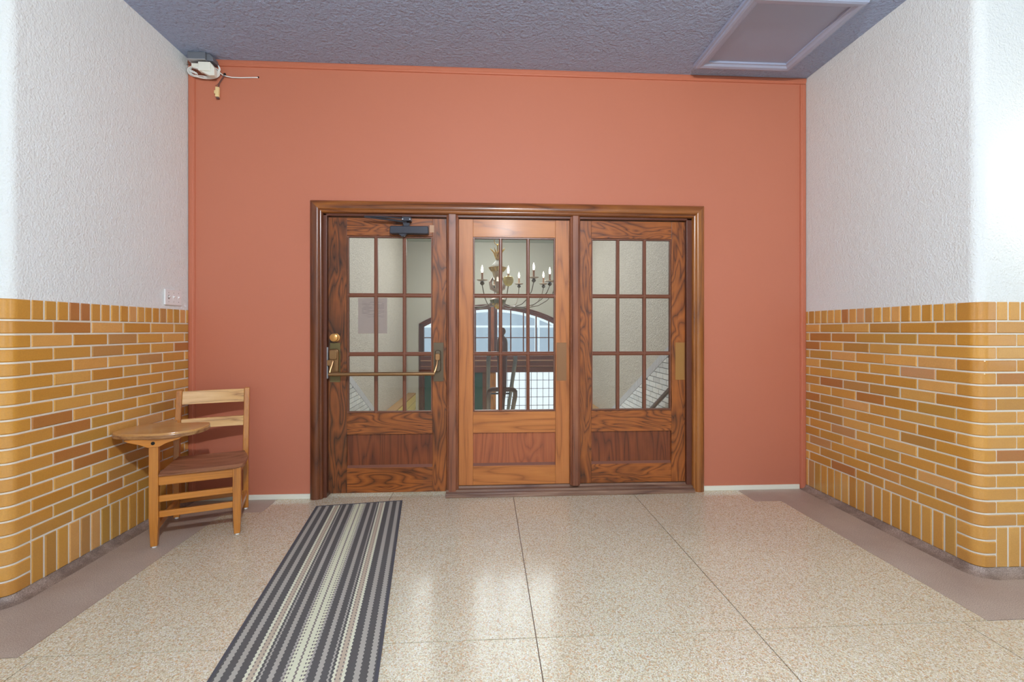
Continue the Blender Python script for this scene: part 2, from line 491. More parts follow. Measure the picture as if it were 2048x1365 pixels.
# ------------------------------------------------------------------ structure: floor
floor = MB().box(-5.2, 5.2, -3.0, D + 0.12, -0.20, -0.004).build("floor", JOINT)
tag(floor, "polished cream terrazzo floor with thin joint lines and mauve border", "floor", kind='structure')
G = 0.0022
BL, BRT = -1.806, 2.175        # inner edges of the mauve border
def panel(x0, x1, y0, y1, m=None, name="terrazzo_panel"):
    return MB().box(x0 + G, x1 - G, y0 + G, y1 - G, -0.02, 0.0).build(name, m or TERR, floor)
xs = [-5.2, -3.6, -2.66, -1.73, -0.72, 0.204, 1.128, 2.055, 2.98, 3.9, 5.2]
ys = [-3.0, -1.83, -0.91, 0.01, 0.935, 1.858]
for j in range(len(ys) - 1):
    for i in range(len(xs) - 1):
        panel(xs[i], xs[i + 1], ys[j], ys[j + 1])
xa = [BL, -0.72, 0.204, 1.128, BRT]
for i in range(4):
    panel(xa[i], xa[i + 1], 1.858, 2.738)
panel(BL, -0.72, 2.738, 3.245); panel(-0.72, 0.204, 2.738, D + 0.12); panel(0.204, 1.128, 2.738, D + 0.12)
panel(1.128, BRT, 2.738, 3.245)
panel(-1.555, -0.72, 3.245 - 2 * G, D + 0.12); panel(1.128, 1.977, 3.245 - 2 * G, D + 0.12)
def bpanel(x0, x1, y0, y1):
    return MB().box(x0, x1, y0, y1, -0.02, 0.0).build("border_panel", BORD, floor)
bpanel(XL - 0.02, BL, 1.858 + G, D); bpanel(BRT, XR + 0.02, 1.858 + G, D)
bpanel(BL, -1.555, 3.245, D); bpanel(1.977, BRT, 3.245, D)
bpanel(-5.2, XL - 0.02, 1.858 + G, YC + 0.02); bpanel(XR + 0.02, 5.2, 1.858 + G, YC + 0.02)

ceiling = MB().box(-5.2, 5.2, -3.0, D + 0.12, CEIL, CEIL + 0.2).build("ceiling", CEILM)
tag(ceiling, "mauve grey stippled plaster ceiling", "ceiling", kind='structure')

rear = MB().box(-5.2, 5.2, -3.2, -3.0, -0.2, CEIL + 0.2).build("wall_rear", WHITE)  # unseen wall added to cut the daylight from behind
for sd, nm in ((-1, "wall_corridor_left"), (1, "wall_corridor_right")):  # unseen end walls added to hold back daylight, openings sized for it
    x0, x1 = (-5.4, -5.2) if sd < 0 else (5.2, 5.4)
    wy0, wy1, wz0, wz1 = -1.1, 0.7, 0.9, 2.8
    q_ = MB().box(x0, x1, -3.2, wy0, -0.2, CEIL + 0.2).box(x0, x1, wy1, D, -0.2, CEIL + 0.2).box(x0, x1, wy0, wy1, -0.2, wz0).box(x0, x1, wy0, wy1, wz1, CEIL + 0.2).build(nm, WHITE)
    tag(q_, "unseen white end wall with a window opening, added to limit daylight, on the " + ("left" if sd < 0 else "right"), "wall", kind='structure')
tag(rear, "unseen white plaster wall added behind the camera to cut daylight", "wall", kind='structure')

# ------------------------------------------------------------------ side walls with bullnose corner
RB = 0.055
def outline(side, off, r):
    """wall solid in plan: alcove side, rounded corner, corridor face; side -1 left, +1 right; off = recess of the face."""
    X = XL - off if side < 0 else XR + off
    s_ = side
    pts = [(X, D), (X, YC + off + r)]
    for k in range(1, 8):
        a = math.pi / 2 * k / 8
        pts.append((X + s_ * r * (1 - math.cos(a)), YC + off + r * (1 - math.sin(a))))
    pts += [(X + s_ * r, YC + off), (s_ * 5.2, YC + off), (s_ * 5.2, D)]
    return pts

stre, capm, solm, mesh_cache = {}, {}, {}, {}
def brick_mesh(L, Hh, m):
    key = (round(L, 4), round(Hh, 4), m.name)
    if key in mesh_cache:
        return mesh_cache[key]
    e, d = 0.0035, 0.0035
    mb = MB()
    back = [(0, 0.025, 0), (L, 0.025, 0), (L, 0.025, Hh), (0, 0.025, Hh)]
    mid = [(0, d, 0), (L, d, 0), (L, d, Hh), (0, d, Hh)]
    fr = [(e, 0, e), (L - e, 0, e), (L - e, 0, Hh - e), (e, 0, Hh - e)]
    mb.loft([back, mid, fr])
    me = bpy.data.meshes.new("brick")
    me.from_pydata(mb.v, [], mb.f)
    b = bmesh.new(); b.from_mesh(me); bmesh.ops.recalc_face_normals(b, faces=b.faces); b.to_mesh(me); b.free()
    me.materials.append(m)
    mesh_cache[key] = me
    return me

J = 0.0095
Z_CAP0 = ZB - 1.56 * P
Z_SOL1 = Z_CAP0 - 16 * P
def jit():
    return random.uniform(-0.0012, 0.0012)
def brick_side(wall, side, y0, y1, z0, z1):
    """a brick on the alcove side wall between joints y0..y1"""
    L = y1 - y0 - J
    if L < 0.012: return
    o = put("brick", brick_mesh(L, z1 - z0 - J, BRICK), wall)
    if side < 0:
        o.rotation_euler = (0, 0, math.pi / 2); o.location = (XL + jit(), y0 + J / 2, z0 + J / 2)
    else:
        o.rotation_euler = (0, 0, -math.pi / 2); o.location = (XR + jit(), y1 - J / 2, z0 + J / 2)
def brick_front(wall, side, x0, x1, z0, z1):
    L = x1 - x0 - J
    if L < 0.012: return
    o = put("brick", brick_mesh(L, z1 - z0 - J, BRICK), wall)
    o.location = (x0 + J / 2, YC + jit(), z0 + J / 2)
corner_cache = {}
def brick_corner(wall, side, ly, lx, z0, z1):
    """bullnose brick round the corner: ly along the alcove side, lx along the corridor face"""
    key = (side, round(ly, 3), round(lx, 3), round(z1 - z0, 4))
    if key not in corner_cache:
        out, inn = [], []
        X = XL if side < 0 else XR
        s_ = side
        def path(off, r):
            pts = [(X + s_ * off, YC + ly - J / 2), (X + s_ * off, YC + RB)]
            for k in range(1, 10):
                a = math.pi / 2 * k / 10
                pts.append((X + s_ * (RB - (RB - off) * math.cos(a)), YC + RB - (RB - off) * math.sin(a)))
            pts += [(X + s_ * RB, YC + off), (X + s_ * (lx - J / 2), YC + off)]
            return pts
        Hh = z1 - z0 - J
        n0, n1, n2 = path(0.025, 0), path(0.0035, 0), path(0.0, 0)
        # cross-section loops along the path
        rings = []
        for a, b, c in zip(n0, n1, n2):
            rings.append([(a[0], a[1], 0), (b[0], b[1], 0), (c[0], c[1], 0.0035), (c[0], c[1], Hh - 0.0035), (b[0], b[1], Hh), (a[0], a[1], Hh)])
        mb = MB().loft(rings)
        me = bpy.data.meshes.new("bullnose_brick")
        me.from_pydata(mb.v, [], mb.f)
        b = bmesh.new(); b.from_mesh(me); bmesh.ops.recalc_face_normals(b, faces=b.faces); b.to_mesh(me); b.free()
        me.polygons.foreach_set("use_smooth", [True] * len(me.polygons)); me.set_sharp_from_angle(angle=math.radians(30))
        me.materials.append(BULLNOSE)
        corner_cache[key] = me
    o = put("bullnose_brick", corner_cache[key], wall)
    o.location = (0, 0, z0 + J / 2)

def side_wall(side):
    nm = "wall_left" if side < 0 else "wall_right"
    wall = MB().prism(outline(side, 0.004, RB), 'z', ZB - 0.012, CEIL).build(nm, WHITE, smooth=True)
    tag(wall, "white stippled plaster wall above glazed ochre brick, on the " + ("left" if side < 0 else "right"), "wall", kind='structure')
    MB().prism(outline(side, 0.0045, RB), 'z', 0.0, ZB - 0.012).build("mortar_bed", MORTAR, wall, smooth=True)
    X = XL if side < 0 else XR
    A, B = 0.228, 0.115                  # lengths of the corner bricks, long and short
    FX = 1.15                            # how far the bricks run along the corridor face
    for r in range(16):
        z1 = Z_CAP0 - r * P; z0 = z1 - P
        ly, lx = (A, 0.098) if r % 2 == 0 else (B, 0.211)
        brick_corner(wall, side, ly, lx, z0, z1)
        y = YC + ly
        while y < D - 0.02:
            brick_side(wall, side, y, min(y + S, D), z0, z1); y += S
        x = lx
        while x < FX:
            a, b = X + side * x, X + side * (x + S)
            brick_front(wall, side, min(a, b), max(a, b), z0, z1); x += S
    brick_corner(wall, side, B, 0.098, Z_CAP0, ZB)
    for r in range(3):
        h = (Z_SOL1 - 0.028) / 3
        brick_corner(wall, side, B, 0.098, Z_SOL1 - (r + 1) * h, Z_SOL1 - r * h)
    y = YC + B
    while y < D - 0.015:
        y1 = min(y + P, D)
        brick_side(wall, side, y, y1, Z_CAP0, ZB); brick_side(wall, side, y, y1, 0.028, Z_SOL1); y += P
    x = 0.098
    while x < FX:
        a, b = X + side * x, X + side * (x + P)
        brick_front(wall, side, min(a, b), max(a, b), Z_CAP0, ZB); brick_front(wall, side, min(a, b), max(a, b), 0.028, Z_SOL1); x += P
    return wall
wl = side_wall(-1)
wr = side_wall(1)

def cove(side):
    """terrazzo cove between the border and the brick"""
    X = XL if side < 0 else XR
    prof = [(0.0, 0.034), (0.004, 0.034), (0.010, 0.022), (0.020, 0.012), (0.034, 0.005), (0.055, 0.0006), (0.055, -0.004), (0.0, -0.004)]
    path = []
    def pt(off):
        q = [(X - side * off, D), (X - side * off, YC + RB)]
        for k in range(1, 8):
            a = math.pi / 2 * k / 8
            q.append((X + side * (RB - (RB + off) * math.cos(a)), YC + RB - (RB + off) * math.sin(a)))
        q += [(X + side * RB, YC - off), (side * 5.2, YC - off)]
        return q
    lines = [pt(o) for o, z in prof]
    rings = [[(lines[i][k][0], lines[i][k][1], prof[i][1]) for i in range(len(prof))] for k in range(len(lines[0]))]
    o = MB().loft(rings).build("baseboard_left" if side < 0 else "baseboard_right", COVEM, smooth=True)
    tag(o, "mauve terrazzo cove base under the glazed brick, on the " + ("left" if side < 0 else "right"), "baseboard", kind='structure')
cove(-1); cove(1)

# ------------------------------------------------------------------ back wall, its trim and baseboard
OL, OR_, OT = -1.30, 1.69, 2.222
wb = MB()
wb.box(XL - 0.05, OL, D, D + 0.12, 0, CEIL).box(OR_, XR + 0.05, D, D + 0.12, 0, CEIL).box(OL, OR_, D, D + 0.12, OT, CEIL)
wb = wb.build("wall_back", ORANGE)
tag(wb, "terracotta painted wall around the three wooden doors", "wall", kind='structure')
tp = [(0, 0), (0.0, 0.010), (0.010, 0.014), (0.030, 0.014), (0.034, 0.010), (0.044, 0.009), (0.046, 0.0)]
def trim_piece(name, mk):
    return mk
t = MB()
rings = [[(XL, D - h, CEIL - a) for a, h in tp], [(XR, D - h, CEIL - a) for a, h in tp]]
tr1 = MB().loft(rings).build("trim_1", ORANGE2)
tag(tr1, "terracotta painted moulding under the ceiling", "trim", kind='structure')
tr2 = MB().loft([[(XL + a, D - h, 0) for a, h in tp], [(XL + a, D - h, CEIL - 0.05) for a, h in tp]]).build("trim_2", ORANGE2)
tag(tr2, "terracotta painted corner strip beside the left brick wall", "trim", kind='structure')
tr3 = MB().loft([[(XR - a, D - h, 0.0) for a, h in tp], [(XR - a, D - h, CEIL - 0.05) for a, h in tp]]).build("trim_3", ORANGE2)
tag(tr3, "terracotta painted corner strip beside the right brick wall", "trim", kind='structure')
bb = MB().box(XL + 0.05, -1.314, D - 0.012, D, 0, 0.036).build("baseboard_back", CREAM, bevel=0.002)
tag(bb, "low cream baseboard behind the desk chair", "baseboard", kind='structure')
b2 = MB().box(1.704, 2.485, D - 0.012, D, 0, 0.036).build("baseboard_back", CREAM, bevel=0.002)
tag(b2, "low cream baseboard right of the doors", "baseboard", kind='structure')

# ------------------------------------------------------------------ door frame
FL_, FR_, FT = -1.313, 1.703, 2.233
frame = empty("trim_4", (0, 0, 0))
tag(frame, "dark oak frame with rounded casing around the three doors", "door frame", kind='structure')
cp = [(0.0, 0.0), (0.0, 0.018), (0.008, 0.028), (0.022, 0.037), (0.040, 0.042), (0.058, 0.040), (0.066, 0.034), (0.070, 0.026), (0.074, 0.026), (0.078, 0.030), (0.084, 0.028), (0.090, 0.020), (0.092, -0.03), (0.0, -0.03)]
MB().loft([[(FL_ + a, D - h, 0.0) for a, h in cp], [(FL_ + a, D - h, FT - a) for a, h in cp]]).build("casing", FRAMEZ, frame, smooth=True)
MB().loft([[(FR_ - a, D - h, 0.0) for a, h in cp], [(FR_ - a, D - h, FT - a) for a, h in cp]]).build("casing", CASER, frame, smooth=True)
MB().loft([[(FL_ + a, D - h, FT - a) for a, h in cp], [(FR_ - a, D - h, FT - a) for a, h in cp]]).build("head_casing", FRAMEX, frame, smooth=True)
# jambs, head jamb and stops
MB().box(OL + 0.001, -1.199, D + 0.001, D + 0.118, 0, 2.141).build("jamb", JAMB, frame, bevel=0.003)
MB().box(1.572, OR_ - 0.001, D + 0.001, D + 0.118, 0, 2.141).build("jamb", JAMB, frame, bevel=0.003)
MB().box(OL + 0.001, OR_ - 0.001, D + 0.001, D + 0.118, 2.124, 2.221).build("head_jamb", JAMB, frame, bevel=0.003)
def mullion(x0, x1):
    h = [(0, -0.09), (0, -0.004), (0.006, 0.004), (0.012, 0.006), (0.014, 0.014), (0.020, 0.020)]
    wdt = x1 - x0
    ring = [(x0 + a, D - b) for a, b in h] + [(x1 - a, D - b) for a, b in reversed(h)]
    MB().prism(ring, 'z', 0.03 if x0 < 0 else 0.062, 2.150).build("mullion", MULLZ, frame, bevel=0.001)
mullion(-0.304, -0.213); mullion(0.648, 0.727)
# sill under the two fixed doors
sp = [(D + 0.09, 0.0), (D - 0.060, 0.0), (D - 0.062, 0.010), (D - 0.052, 0.020), (D - 0.050, 0.030), (D - 0.020, 0.033), (D - 0.018, 0.044), (D + 0.016, 0.047), (D + 0.026, 0.060), (D + 0.09, 0.062)]
MB().prism(sp, 'x', -0.306, 1.612).build("sill", SILLM, frame, bevel=0.001)

# ------------------------------------------------------------------ doors
YD = D + 0.03
ROWS = [(1.545, 1.969), (1.094, 1.513), (0.642, 1.062)]
def door(name, label, x0, x1, c0, pw, zb, W, wl_=None):
    wz, wx, wp = W
    e = empty(name)
    tag(e, label, "door", kind='structure')
    mw = 0.027
    cols_ = [(c0 + i * (pw + mw), c0 + i * (pw + mw) + pw) for i in range(3)]
    gl, gr = cols_[0][0], cols_[2][1]
    T = 0.044
    b = 0.013                               # glazing bead
    MB().box(x0, gl - b, YD, YD + T, zb, 2.118).build("stile", wl_ or wz, e, bevel=0.0015)
    MB().box(gr + b, x1, YD, YD + T, zb, 2.118).build("stile", wz, e, bevel=0.0015)
    MB().box(gl - b + 0.0006, gr + b - 0.0006, YD + 0.0005, YD + T - 0.001, ROWS[0][1] + b, 2.118).build("top_rail", wx, e, bevel=0.0015)
    MB().box(gl - b + 0.0006, gr + b - 0.0006, YD + 0.0005, YD + T - 0.001, 0.467, ROWS[2][0] - b).build("lock_rail", wx, e, bevel=0.0015)
    MB().box(gl - b + 0.0006, gr + b - 0.0006, YD + 0.0005, YD + T - 0.001, zb, 0.212).build("bottom_rail", wx, e, bevel=0.0015)
    MB().box(gl - b + 0.0006, gr + b - 0.0006, YD + 0.016, YD + 0.03, 0.214, 0.465).build("panel", wp, e)
    # bevelled moulding at the foot of the panel
    MB().prism([(YD + 0.001, 0.212), (YD + 0.016, 0.230), (YD + 0.016, 0.212)], 'x', gl - b + 0.001, gr + b - 0.001).build("panel_moulding", MUNT, e)
    # glazing beads around the light and muntins between the panes
    def bar_h(z0, z1, nm):
        pr_ = [(YD + 0.030, z0), (YD + 0.012, z0 + 0.001), (YD + 0.005, (z0 + z1) / 2 - 0.004), (YD + 0.005, (z0 + z1) / 2 + 0.004), (YD + 0.012, z1 - 0.001), (YD + 0.030, z1)]
        MB().prism(pr_, 'x', gl - b, gr + b).build(nm, MUNT, e)
    def bar_v(a0, a1, nm):
        pr_ = [(a0, YD + 0.030), (a0 + 0.001, YD + 0.012), ((a0 + a1) / 2 - 0.004, YD + 0.0055), ((a0 + a1) / 2 + 0.004, YD + 0.0055), (a1 - 0.001, YD + 0.012), (a1, YD + 0.030)]
        MB().prism(pr_, 'z', ROWS[2][0] - b, ROWS[0][1] + b).build(nm, MUNT, e)
    bar_h(ROWS[0][1], ROWS[0][1] + b, "glazing_bead"); bar_h(ROWS[2][0] - b, ROWS[2][0], "glazing_bead")
    bar_v(gl - b, gl, "glazing_bead"); bar_v(gr, gr + b, "glazing_bead")
    for k in range(2):
        bar_v(cols_[k][1], cols_[k + 1][0], "muntin"); bar_h(ROWS[k + 1][1], ROWS[k][0], "muntin")
    for z0, z1 in ROWS:
        for a0, a1 in cols_:
            MB().box(a0 - 0.004, a1 + 0.004, YD + 0.020, YD + 0.0235, z0 - 0.004, z1 + 0.004).build("pane", GLASS, e)
    return e
DW = (WOODZ, WOODX, PANELW)
LW = (LWOODZ, LWOODX, LPANEL)
d1 = door("door_1", "dark oak glazed door with a brass panic bar and a closer", -1.196, -0.306, -1.046, 0.1885, 0.022, DW, WOODST)
d2 = door("door_2", "lighter warm oak glazed door between the two dark ones", -0.212, 0.647, -0.090, 0.187, 0.064, LW)
d3 = door("door_3", "dark oak glazed door with brass push plate at the right jamb", 0.729, 1.571, 0.834, 0.187, 0.064, DW)
MB().box(0.546, 0.624, YD - 0.003, YD, 0.868, 1.164).build("push_plate", PLATE, d2, bevel=0.001)
MB().box(1.492, 1.568, YD - 0.003, YD, 0.868, 1.164).build("push_plate", m_plain("ochre_brass_plate", alb(150, 108, 58), 0.4, 0.4), d3, bevel=0.001)
# panic hardware on door 1
def arm_plate(x0, x1, mtl):
    return MB().box(x0, x1, YD - 0.005, YD, 0.868, 1.166).build("mounting_plate", mtl, d1, bevel=0.001)
pl = arm_plate(-1.183, -1.106, m_plain("olive_bronze_plate", alb(104, 92, 60), 0.42, 0.5))
pr_ = arm_plate(-0.405, -0.329, BRASSD)
# left case: rounded slab standing proud, with a latch block
def rounded_slab(x0, x1, y0, y1, z0, z1, r, n=6):
    pts = []
    for cx, cz, a0 in ((x1 - r, z1 - r, 0), (x0 + r, z1 - r, 90), (x0 + r, z0 + r, 180), (x1 - r, z0 + r, 270)):
        for k in range(n + 1):
            a = math.radians(a0 + 90 * k / n)
            pts.append((cx + r * math.cos(a), cz + r * math.sin(a)))
    return MB().prism(pts, 'y', y0, y1)
rounded_slab(-1.182, -1.112, YD - 0.034, YD - 0.004, 0.915, 1.120, 0.02).build("latch_case", BRASS, pl, bevel=0.006, smooth=True)
MB().box(-1.192, -1.150, YD - 0.042, YD - 0.030, 0.995, 1.038).build("latch_block", BRASS, pl, bevel=0.002)
rounded_slab(-1.176, -1.118, YD - 0.048, YD - 0.030, 1.040, 1.115, 0.015).build("hinge_cover", BRASS, pl, bevel=0.005, smooth=True)
rounded_slab(-0.391, -0.347, YD - 0.034, YD - 0.004, 0.945, 1.110, 0.02).build("hinge_case", BRASSD, pr_, bevel=0.006, smooth=True)
rounded_slab(-0.389, -0.351, YD - 0.046, YD - 0.030, 1.030, 1.085, 0.014).build("hinge_cover", BRASS, pr_, bevel=0.005, smooth=True)
MB().tube([(-1.146, YD - 0.045, 1.030), (-1.150, YD - 0.058, 1.000), (-1.158, YD - 0.072, 0.965), (-1.160, YD - 0.080, 0.938)], 0.0075, 8).build("crank_arm", BRASS, pl, smooth=True)
MB().tube([(-0.371, YD - 0.043, 1.030), (-0.374, YD - 0.058, 1.000), (-0.382, YD - 0.072, 0.965), (-0.392, YD - 0.080, 0.938)], 0.0075, 8).build("crank_arm", BRASS, pr_, smooth=True)
MB().tube([(-1.166, YD - 0.080, 0.934), (-0.388, YD - 0.080, 0.934)], 0.0145, 14).build("push_bar", BRASS, d1, smooth=True)
MB().box(-1.211, -1.193, YD - 0.024, YD - 0.001, 0.897, 1.133).build("strike_plate", STEEL, d1, bevel=0.001)
Mt = Matrix.Rotation(math.radians(90), 3, 'X')
MB().lathe([(0.030, 0.0), (0.032, 0.006), (0.014, 0.010), (0.013, 0.026), (0.026, 0.034), (0.031, 0.044), (0.029, 0.053), (0.018, 0.058), (0.0005, 0.059)], (-1.140, YD, 1.206), 20, Mt).build("knob", KNOBM, d1, smooth=True)
# door closer
cl = rounded_slab(-0.726, -0.437, YD - 0.058, YD - 0.001, 1.990, 2.048, 0.012).build("closer_body", CLOSER, d1, bevel=0.005, smooth=True)
MB().prism([(-0.668, 1.992), (-0.598, 1.992), (-0.624, 1.970), (-0.640, 1.970)], 'y', YD - 0.052, YD - 0.006).build("closer_nose", CLOSER, cl, bevel=0.003)
MB().prism([(-0.622, 2.046), (-0.586, 2.046), (-0.578, 2.074), (-0.632, 2.074)], 'y', YD - 0.046, YD - 0.012).build("closer_spindle", CLOSER, cl, bevel=0.002)
MB().box(-0.634, -0.566, YD - 0.066, YD - 0.012, 2.084, 2.116).build("closer_bracket", CLOSER, cl, bevel=0.003)
MB().tube([(-0.600, YD - 0.040, 2.080), (-0.72, YD - 0.058, 2.092), (-0.905, YD - 0.085, 2.104)], [0.007, 0.008, 0.006], 8).build("closer_arm", CLOSER, cl, smooth=True)
MB().tube([(-0.615, YD - 0.058, 2.102), (-0.76, YD - 0.085, 2.106), (-0.905, YD - 0.085, 2.108)], 0.006, 8).build("closer_arm", CLOSER, cl, smooth=True)
for sx in (-0.628, -0.574):
    MB().lathe([(0.005, 0), (0.005, 0.003), (0.0005, 0.004)], (sx, YD - 0.066, 2.096), 8, Mt).build("screw", STEEL, cl)
MB().box(-0.4345, -0.4005, YD - 0.0015, YD + 0.001, 2.012, 2.068).build("scar_patch", m_plain("stripped_oak_patch", alb(176, 138, 110), 0.6), d1, label="pale patch of stripped wood")

# paper taped behind the glass
pm = MB().box(0, 0.219, 0, 0.0006, 0, 0.273).build("paper_notice", PAPER)
pm.location = (-0.981, YD + 0.0245, 1.236)
tag(pm, "printed sheet of paper stuck behind the left door's panes", "notice")

# ------------------------------------------------------------------ ceiling hatch
hx0, hx1, hy0, hy1 = 1.56, 2.31, 2.59, 3.355
hatch = empty("ceiling_hatch", ((hx0 + hx1) / 2, (hy0 + hy1) / 2, CEIL))
tag(hatch, "mauve framed access hatch in the ceiling", "hatch")
hp = [(0.0, 0.0), (0.0, 0.020), (0.012, 0.022), (0.016, 0.034), (0.030, 0.038), (0.052, 0.034), (0.066, 0.024), (0.078, 0.022), (0.080, 0.0)]
cx, cy = hatch.location.x, hatch.location.y
def hring(f): return [Vector(f(a, h)) - Vector((cx, cy, CEIL)) for a, h in hp]
MB().loft([hring(lambda a, h: (hx0 + a, hy0 + a, CEIL - h)), hring(lambda a, h: (hx0 + a, hy1 - a, CEIL - h))]).build("frame_rail", HATCH, hatch)
MB().loft([hring(lambda a, h: (hx1 - a, hy0 + a, CEIL - h)), hring(lambda a, h: (hx1 - a, hy1 - a, CEIL - h))]).build("frame_rail", HATCH, hatch)
MB().loft([hring(lambda a, h: (hx0 + a, hy1 - a, CEIL - h)), hring(lambda a, h: (hx1 - a, hy1 - a, CEIL - h))]).build("frame_rail", HATCH, hatch)
MB().loft([hring(lambda a, h: (hx0 + a, hy0 + a, CEIL - h)), hring(lambda a, h: (hx1 - a, hy0 + a, CEIL - h))]).build("frame_rail", HATCH, hatch)
MB().box(hx0 + 0.07 - cx, hx1 - 0.07 - cx, hy0 + 0.07 - cy, hy1 - 0.07 - cy, -0.010, -0.001).build("hatch_panel", HATCHP, hatch)

# ------------------------------------------------------------------ rug
rug = empty("runner_rug", (-1.212, 3.316, 0.0), math.radians(7.5))
tag(rug, "grey runner rug with cream and tan stripes on the terrazzo floor", "rug")
LEN = 1.85
MB().box(0.006, 0.594, -LEN + 0.004, -0.004, 0.0005, 0.007).build("rug_field", RUG, rug, bevel=0.001)
MB().box(0.0, 0.013, -LEN, 0.0, 0.0005, 0.0085).build("binding", RUGE, rug, bevel=0.002)
MB().box(0.587, 0.600, -LEN, 0.0, 0.0005, 0.0085).build("binding", RUGE, rug, bevel=0.002)
MB().box(0.0, 0.600, -0.010, 0.0, 0.0005, 0.009).build("binding", RUGE, rug, bevel=0.002)
MB().box(0.0, 0.600, -LEN, -LEN + 0.010, 0.0005, 0.009).build("binding", RUGE, rug, bevel=0.002)

# ------------------------------------------------------------------ tablet-arm desk chair
ch = empty("tablet_arm_chair", (-1.925, 2.755, 0.0), math.atan2(0.357, 0.934))
tag(ch, "golden oak school chair with a tablet writing arm against the brick wall", "chair")
def leg(x0, x1, y0, y1, zt, mtl, name, tx=0.006, ty=0.006):
    b0, h = 0.010, 0.17
    rings = [[(x0 + tx, y0 + ty, b0), (x1 - tx, y0 + ty, b0), (x1 - tx, y1 - ty, b0), (x0 + tx, y1 - ty, b0)],
             [(x0, y0, h), (x1, y0, h), (x1, y1, h), (x0, y1, h)],
             [(x0, y0, zt), (x1, y0, zt), (x1, y1, zt), (x0, y1, zt)]]
    o = MB().loft(rings).build(name, mtl, ch, bevel=0.003)
    cxm, cym = (x0 + x1) / 2, (y0 + y1) / 2
    MB().lathe([(0.011, 0.0), (0.013, 0.003), (0.012, 0.0105)], (cxm, cym, 0), 12).build("glide", m_glide, o, smooth=True)
    return o
m_glide = m_plain("white_nylon_glide", alb(214, 214, 214), 0.4)
leg(-0.022, 0.023, -0.020, 0.022, 0.602, CH_Z, "leg")
leg(0.393, 0.438, -0.020, 0.022, 0.418, CH_Z, "leg")
def post(xc):
    x0, x1 = xc - 0.017, xc + 0.017
    sec = [(0.010, 0.428, 0.452), (0.12, 0.424, 0.458), (0.40, 0.420, 0.462), (0.50, 0.432, 0.470), (0.85, 0.500, 0.526)]
    rings = [[(x0, a, z), (x1, a, z), (x1, b, z), (x0, b, z)] for z, a, b in sec]
    o = MB().loft(rings).build("back_post", CH_Z, ch, bevel=0.004)
    MB().lathe([(0.010, 0.0), (0.012, 0.003), (0.011, 0.0105)], (xc, 0.440, 0), 12).build("glide", m_glide, o, smooth=True)
post(0.012); post(0.414)
def slat(z0, z1, ya, yb, bow, mtl, th=0.018):
    n = 10; rings = []
    for k in range(n + 1):
        x = 0.030 + (0.397 - 0.030) * k / n
        s_ = math.sin(math.pi * k / n) * bow
        rings.append([(x, ya + s_, z0), (x, ya + th + s_, z0), (x, yb + th + s_, z1), (x, yb + s_, z1)])
    MB().loft(rings).build("back_slat", mtl, ch, bevel=0.003)
slat(0.752, 0.842, 0.484, 0.501, 0.012, CH_B)
slat(0.590, 0.656, 0.453, 0.465, 0.012, CH_B)
# seat: saddle-shaped board with rounded front corners
def seat():
    nx, ny = 22, 18; x0, x1, y0, y1 = 0.028, 0.452, -0.036, 0.418
    def edge(u, v):
        x = x0 + (x1 - x0) * u; y = y0 + (y1 - y0) * v
        r = 0.05
        if y < y0 + r and x > x1 - r:
            dx, dy = x - (x1 - r), (y0 + r) - y
            d = max(dx, dy); l = math.hypot(dx, dy)
            if l > 1e-6:
                x, y = x1 - r + dx * d / l, y0 + r - dy * d / l
        if v > 0.55 and u > 0.9:
            x -= (v - 0.55) * 0.10 * (u - 0.9) * 10
        return x, y
    top, bot = [], []
    for j in range(ny + 1):
        for i in range(nx + 1):
            u, v = i / nx, j / ny
            x, y = edge(u, v)
            dish = -0.016 * math.sin(math.pi * min(max(v * 1.05, 0), 1)) * (math.sin(math.pi * u) ** 0.6 if 0 < u < 1 else 0)
            z = 0.437 - 0.018 * v + dish
            if v < 0.08: z -= 0.010 * (1 - v / 0.08) ** 2
            top.append((x, y, z)); bot.append((x, y + (0.006 if v == 0 else 0), 0.416 - 0.014 * v))
    mb = MB(); n = nx + 1; o = len(top)
    fs = []
    for j in range(ny):
        for i in range(nx):
            a = j * n + i
            fs.append((a, a + 1, a + n + 1, a + n)); fs.append((o + a, o + a + n, o + a + n + 1, o + a + 1))
    ring = [i for i in range(n)] + [j * n + nx for j in range(1, ny + 1)] + [ny * n + i for i in range(nx - 1, -1, -1)] + [j * n for j in range(ny - 1, 0, -1)]
    for k in range(len(ring)):
        a, b = ring[k], ring[(k + 1) % len(ring)]
        fs.append((a, o + a, o + b, b))
    mb.add(top + bot, fs)
    mb.build("seat", CH_S, ch, smooth=True, angle=50)
seat()
def bar(name, x0, x1, y0, y1, z0, z1, mtl):
    MB().box(x0, x1, y0, y1, z0, z1).build(name, mtl, ch, bevel=0.003)
bar("apron", 0.023, 0.394, -0.016, 0.004, 0.360, 0.413, CH_X)
bar("apron", 0.404, 0.424, 0.020, 0.424, 0.352, 0.400, CH_Y)
bar("apron", 0.000, 0.020, 0.020, 0.424, 0.352, 0.400, CH_Y)
bar("apron", 0.028, 0.398, 0.430, 0.448, 0.350, 0.396, CH_X)
bar("stretcher", 0.023, 0.394, -0.010, 0.008, 0.262, 0.298, CH_X)
bar("stretcher", 0.023, 0.394, -0.010, 0.008, 0.172, 0.208, CH_X)
bar("stretcher", 0.028, 0.398, 0.432, 0.450, 0.100, 0.136, CH_X)
bar("stretcher", 0.404, 0.424, 0.020, 0.428, 0.098, 0.134, CH_Y)
bar("stretcher", 0.000, 0.020, 0.020, 0.428, 0.098, 0.134, CH_Y)
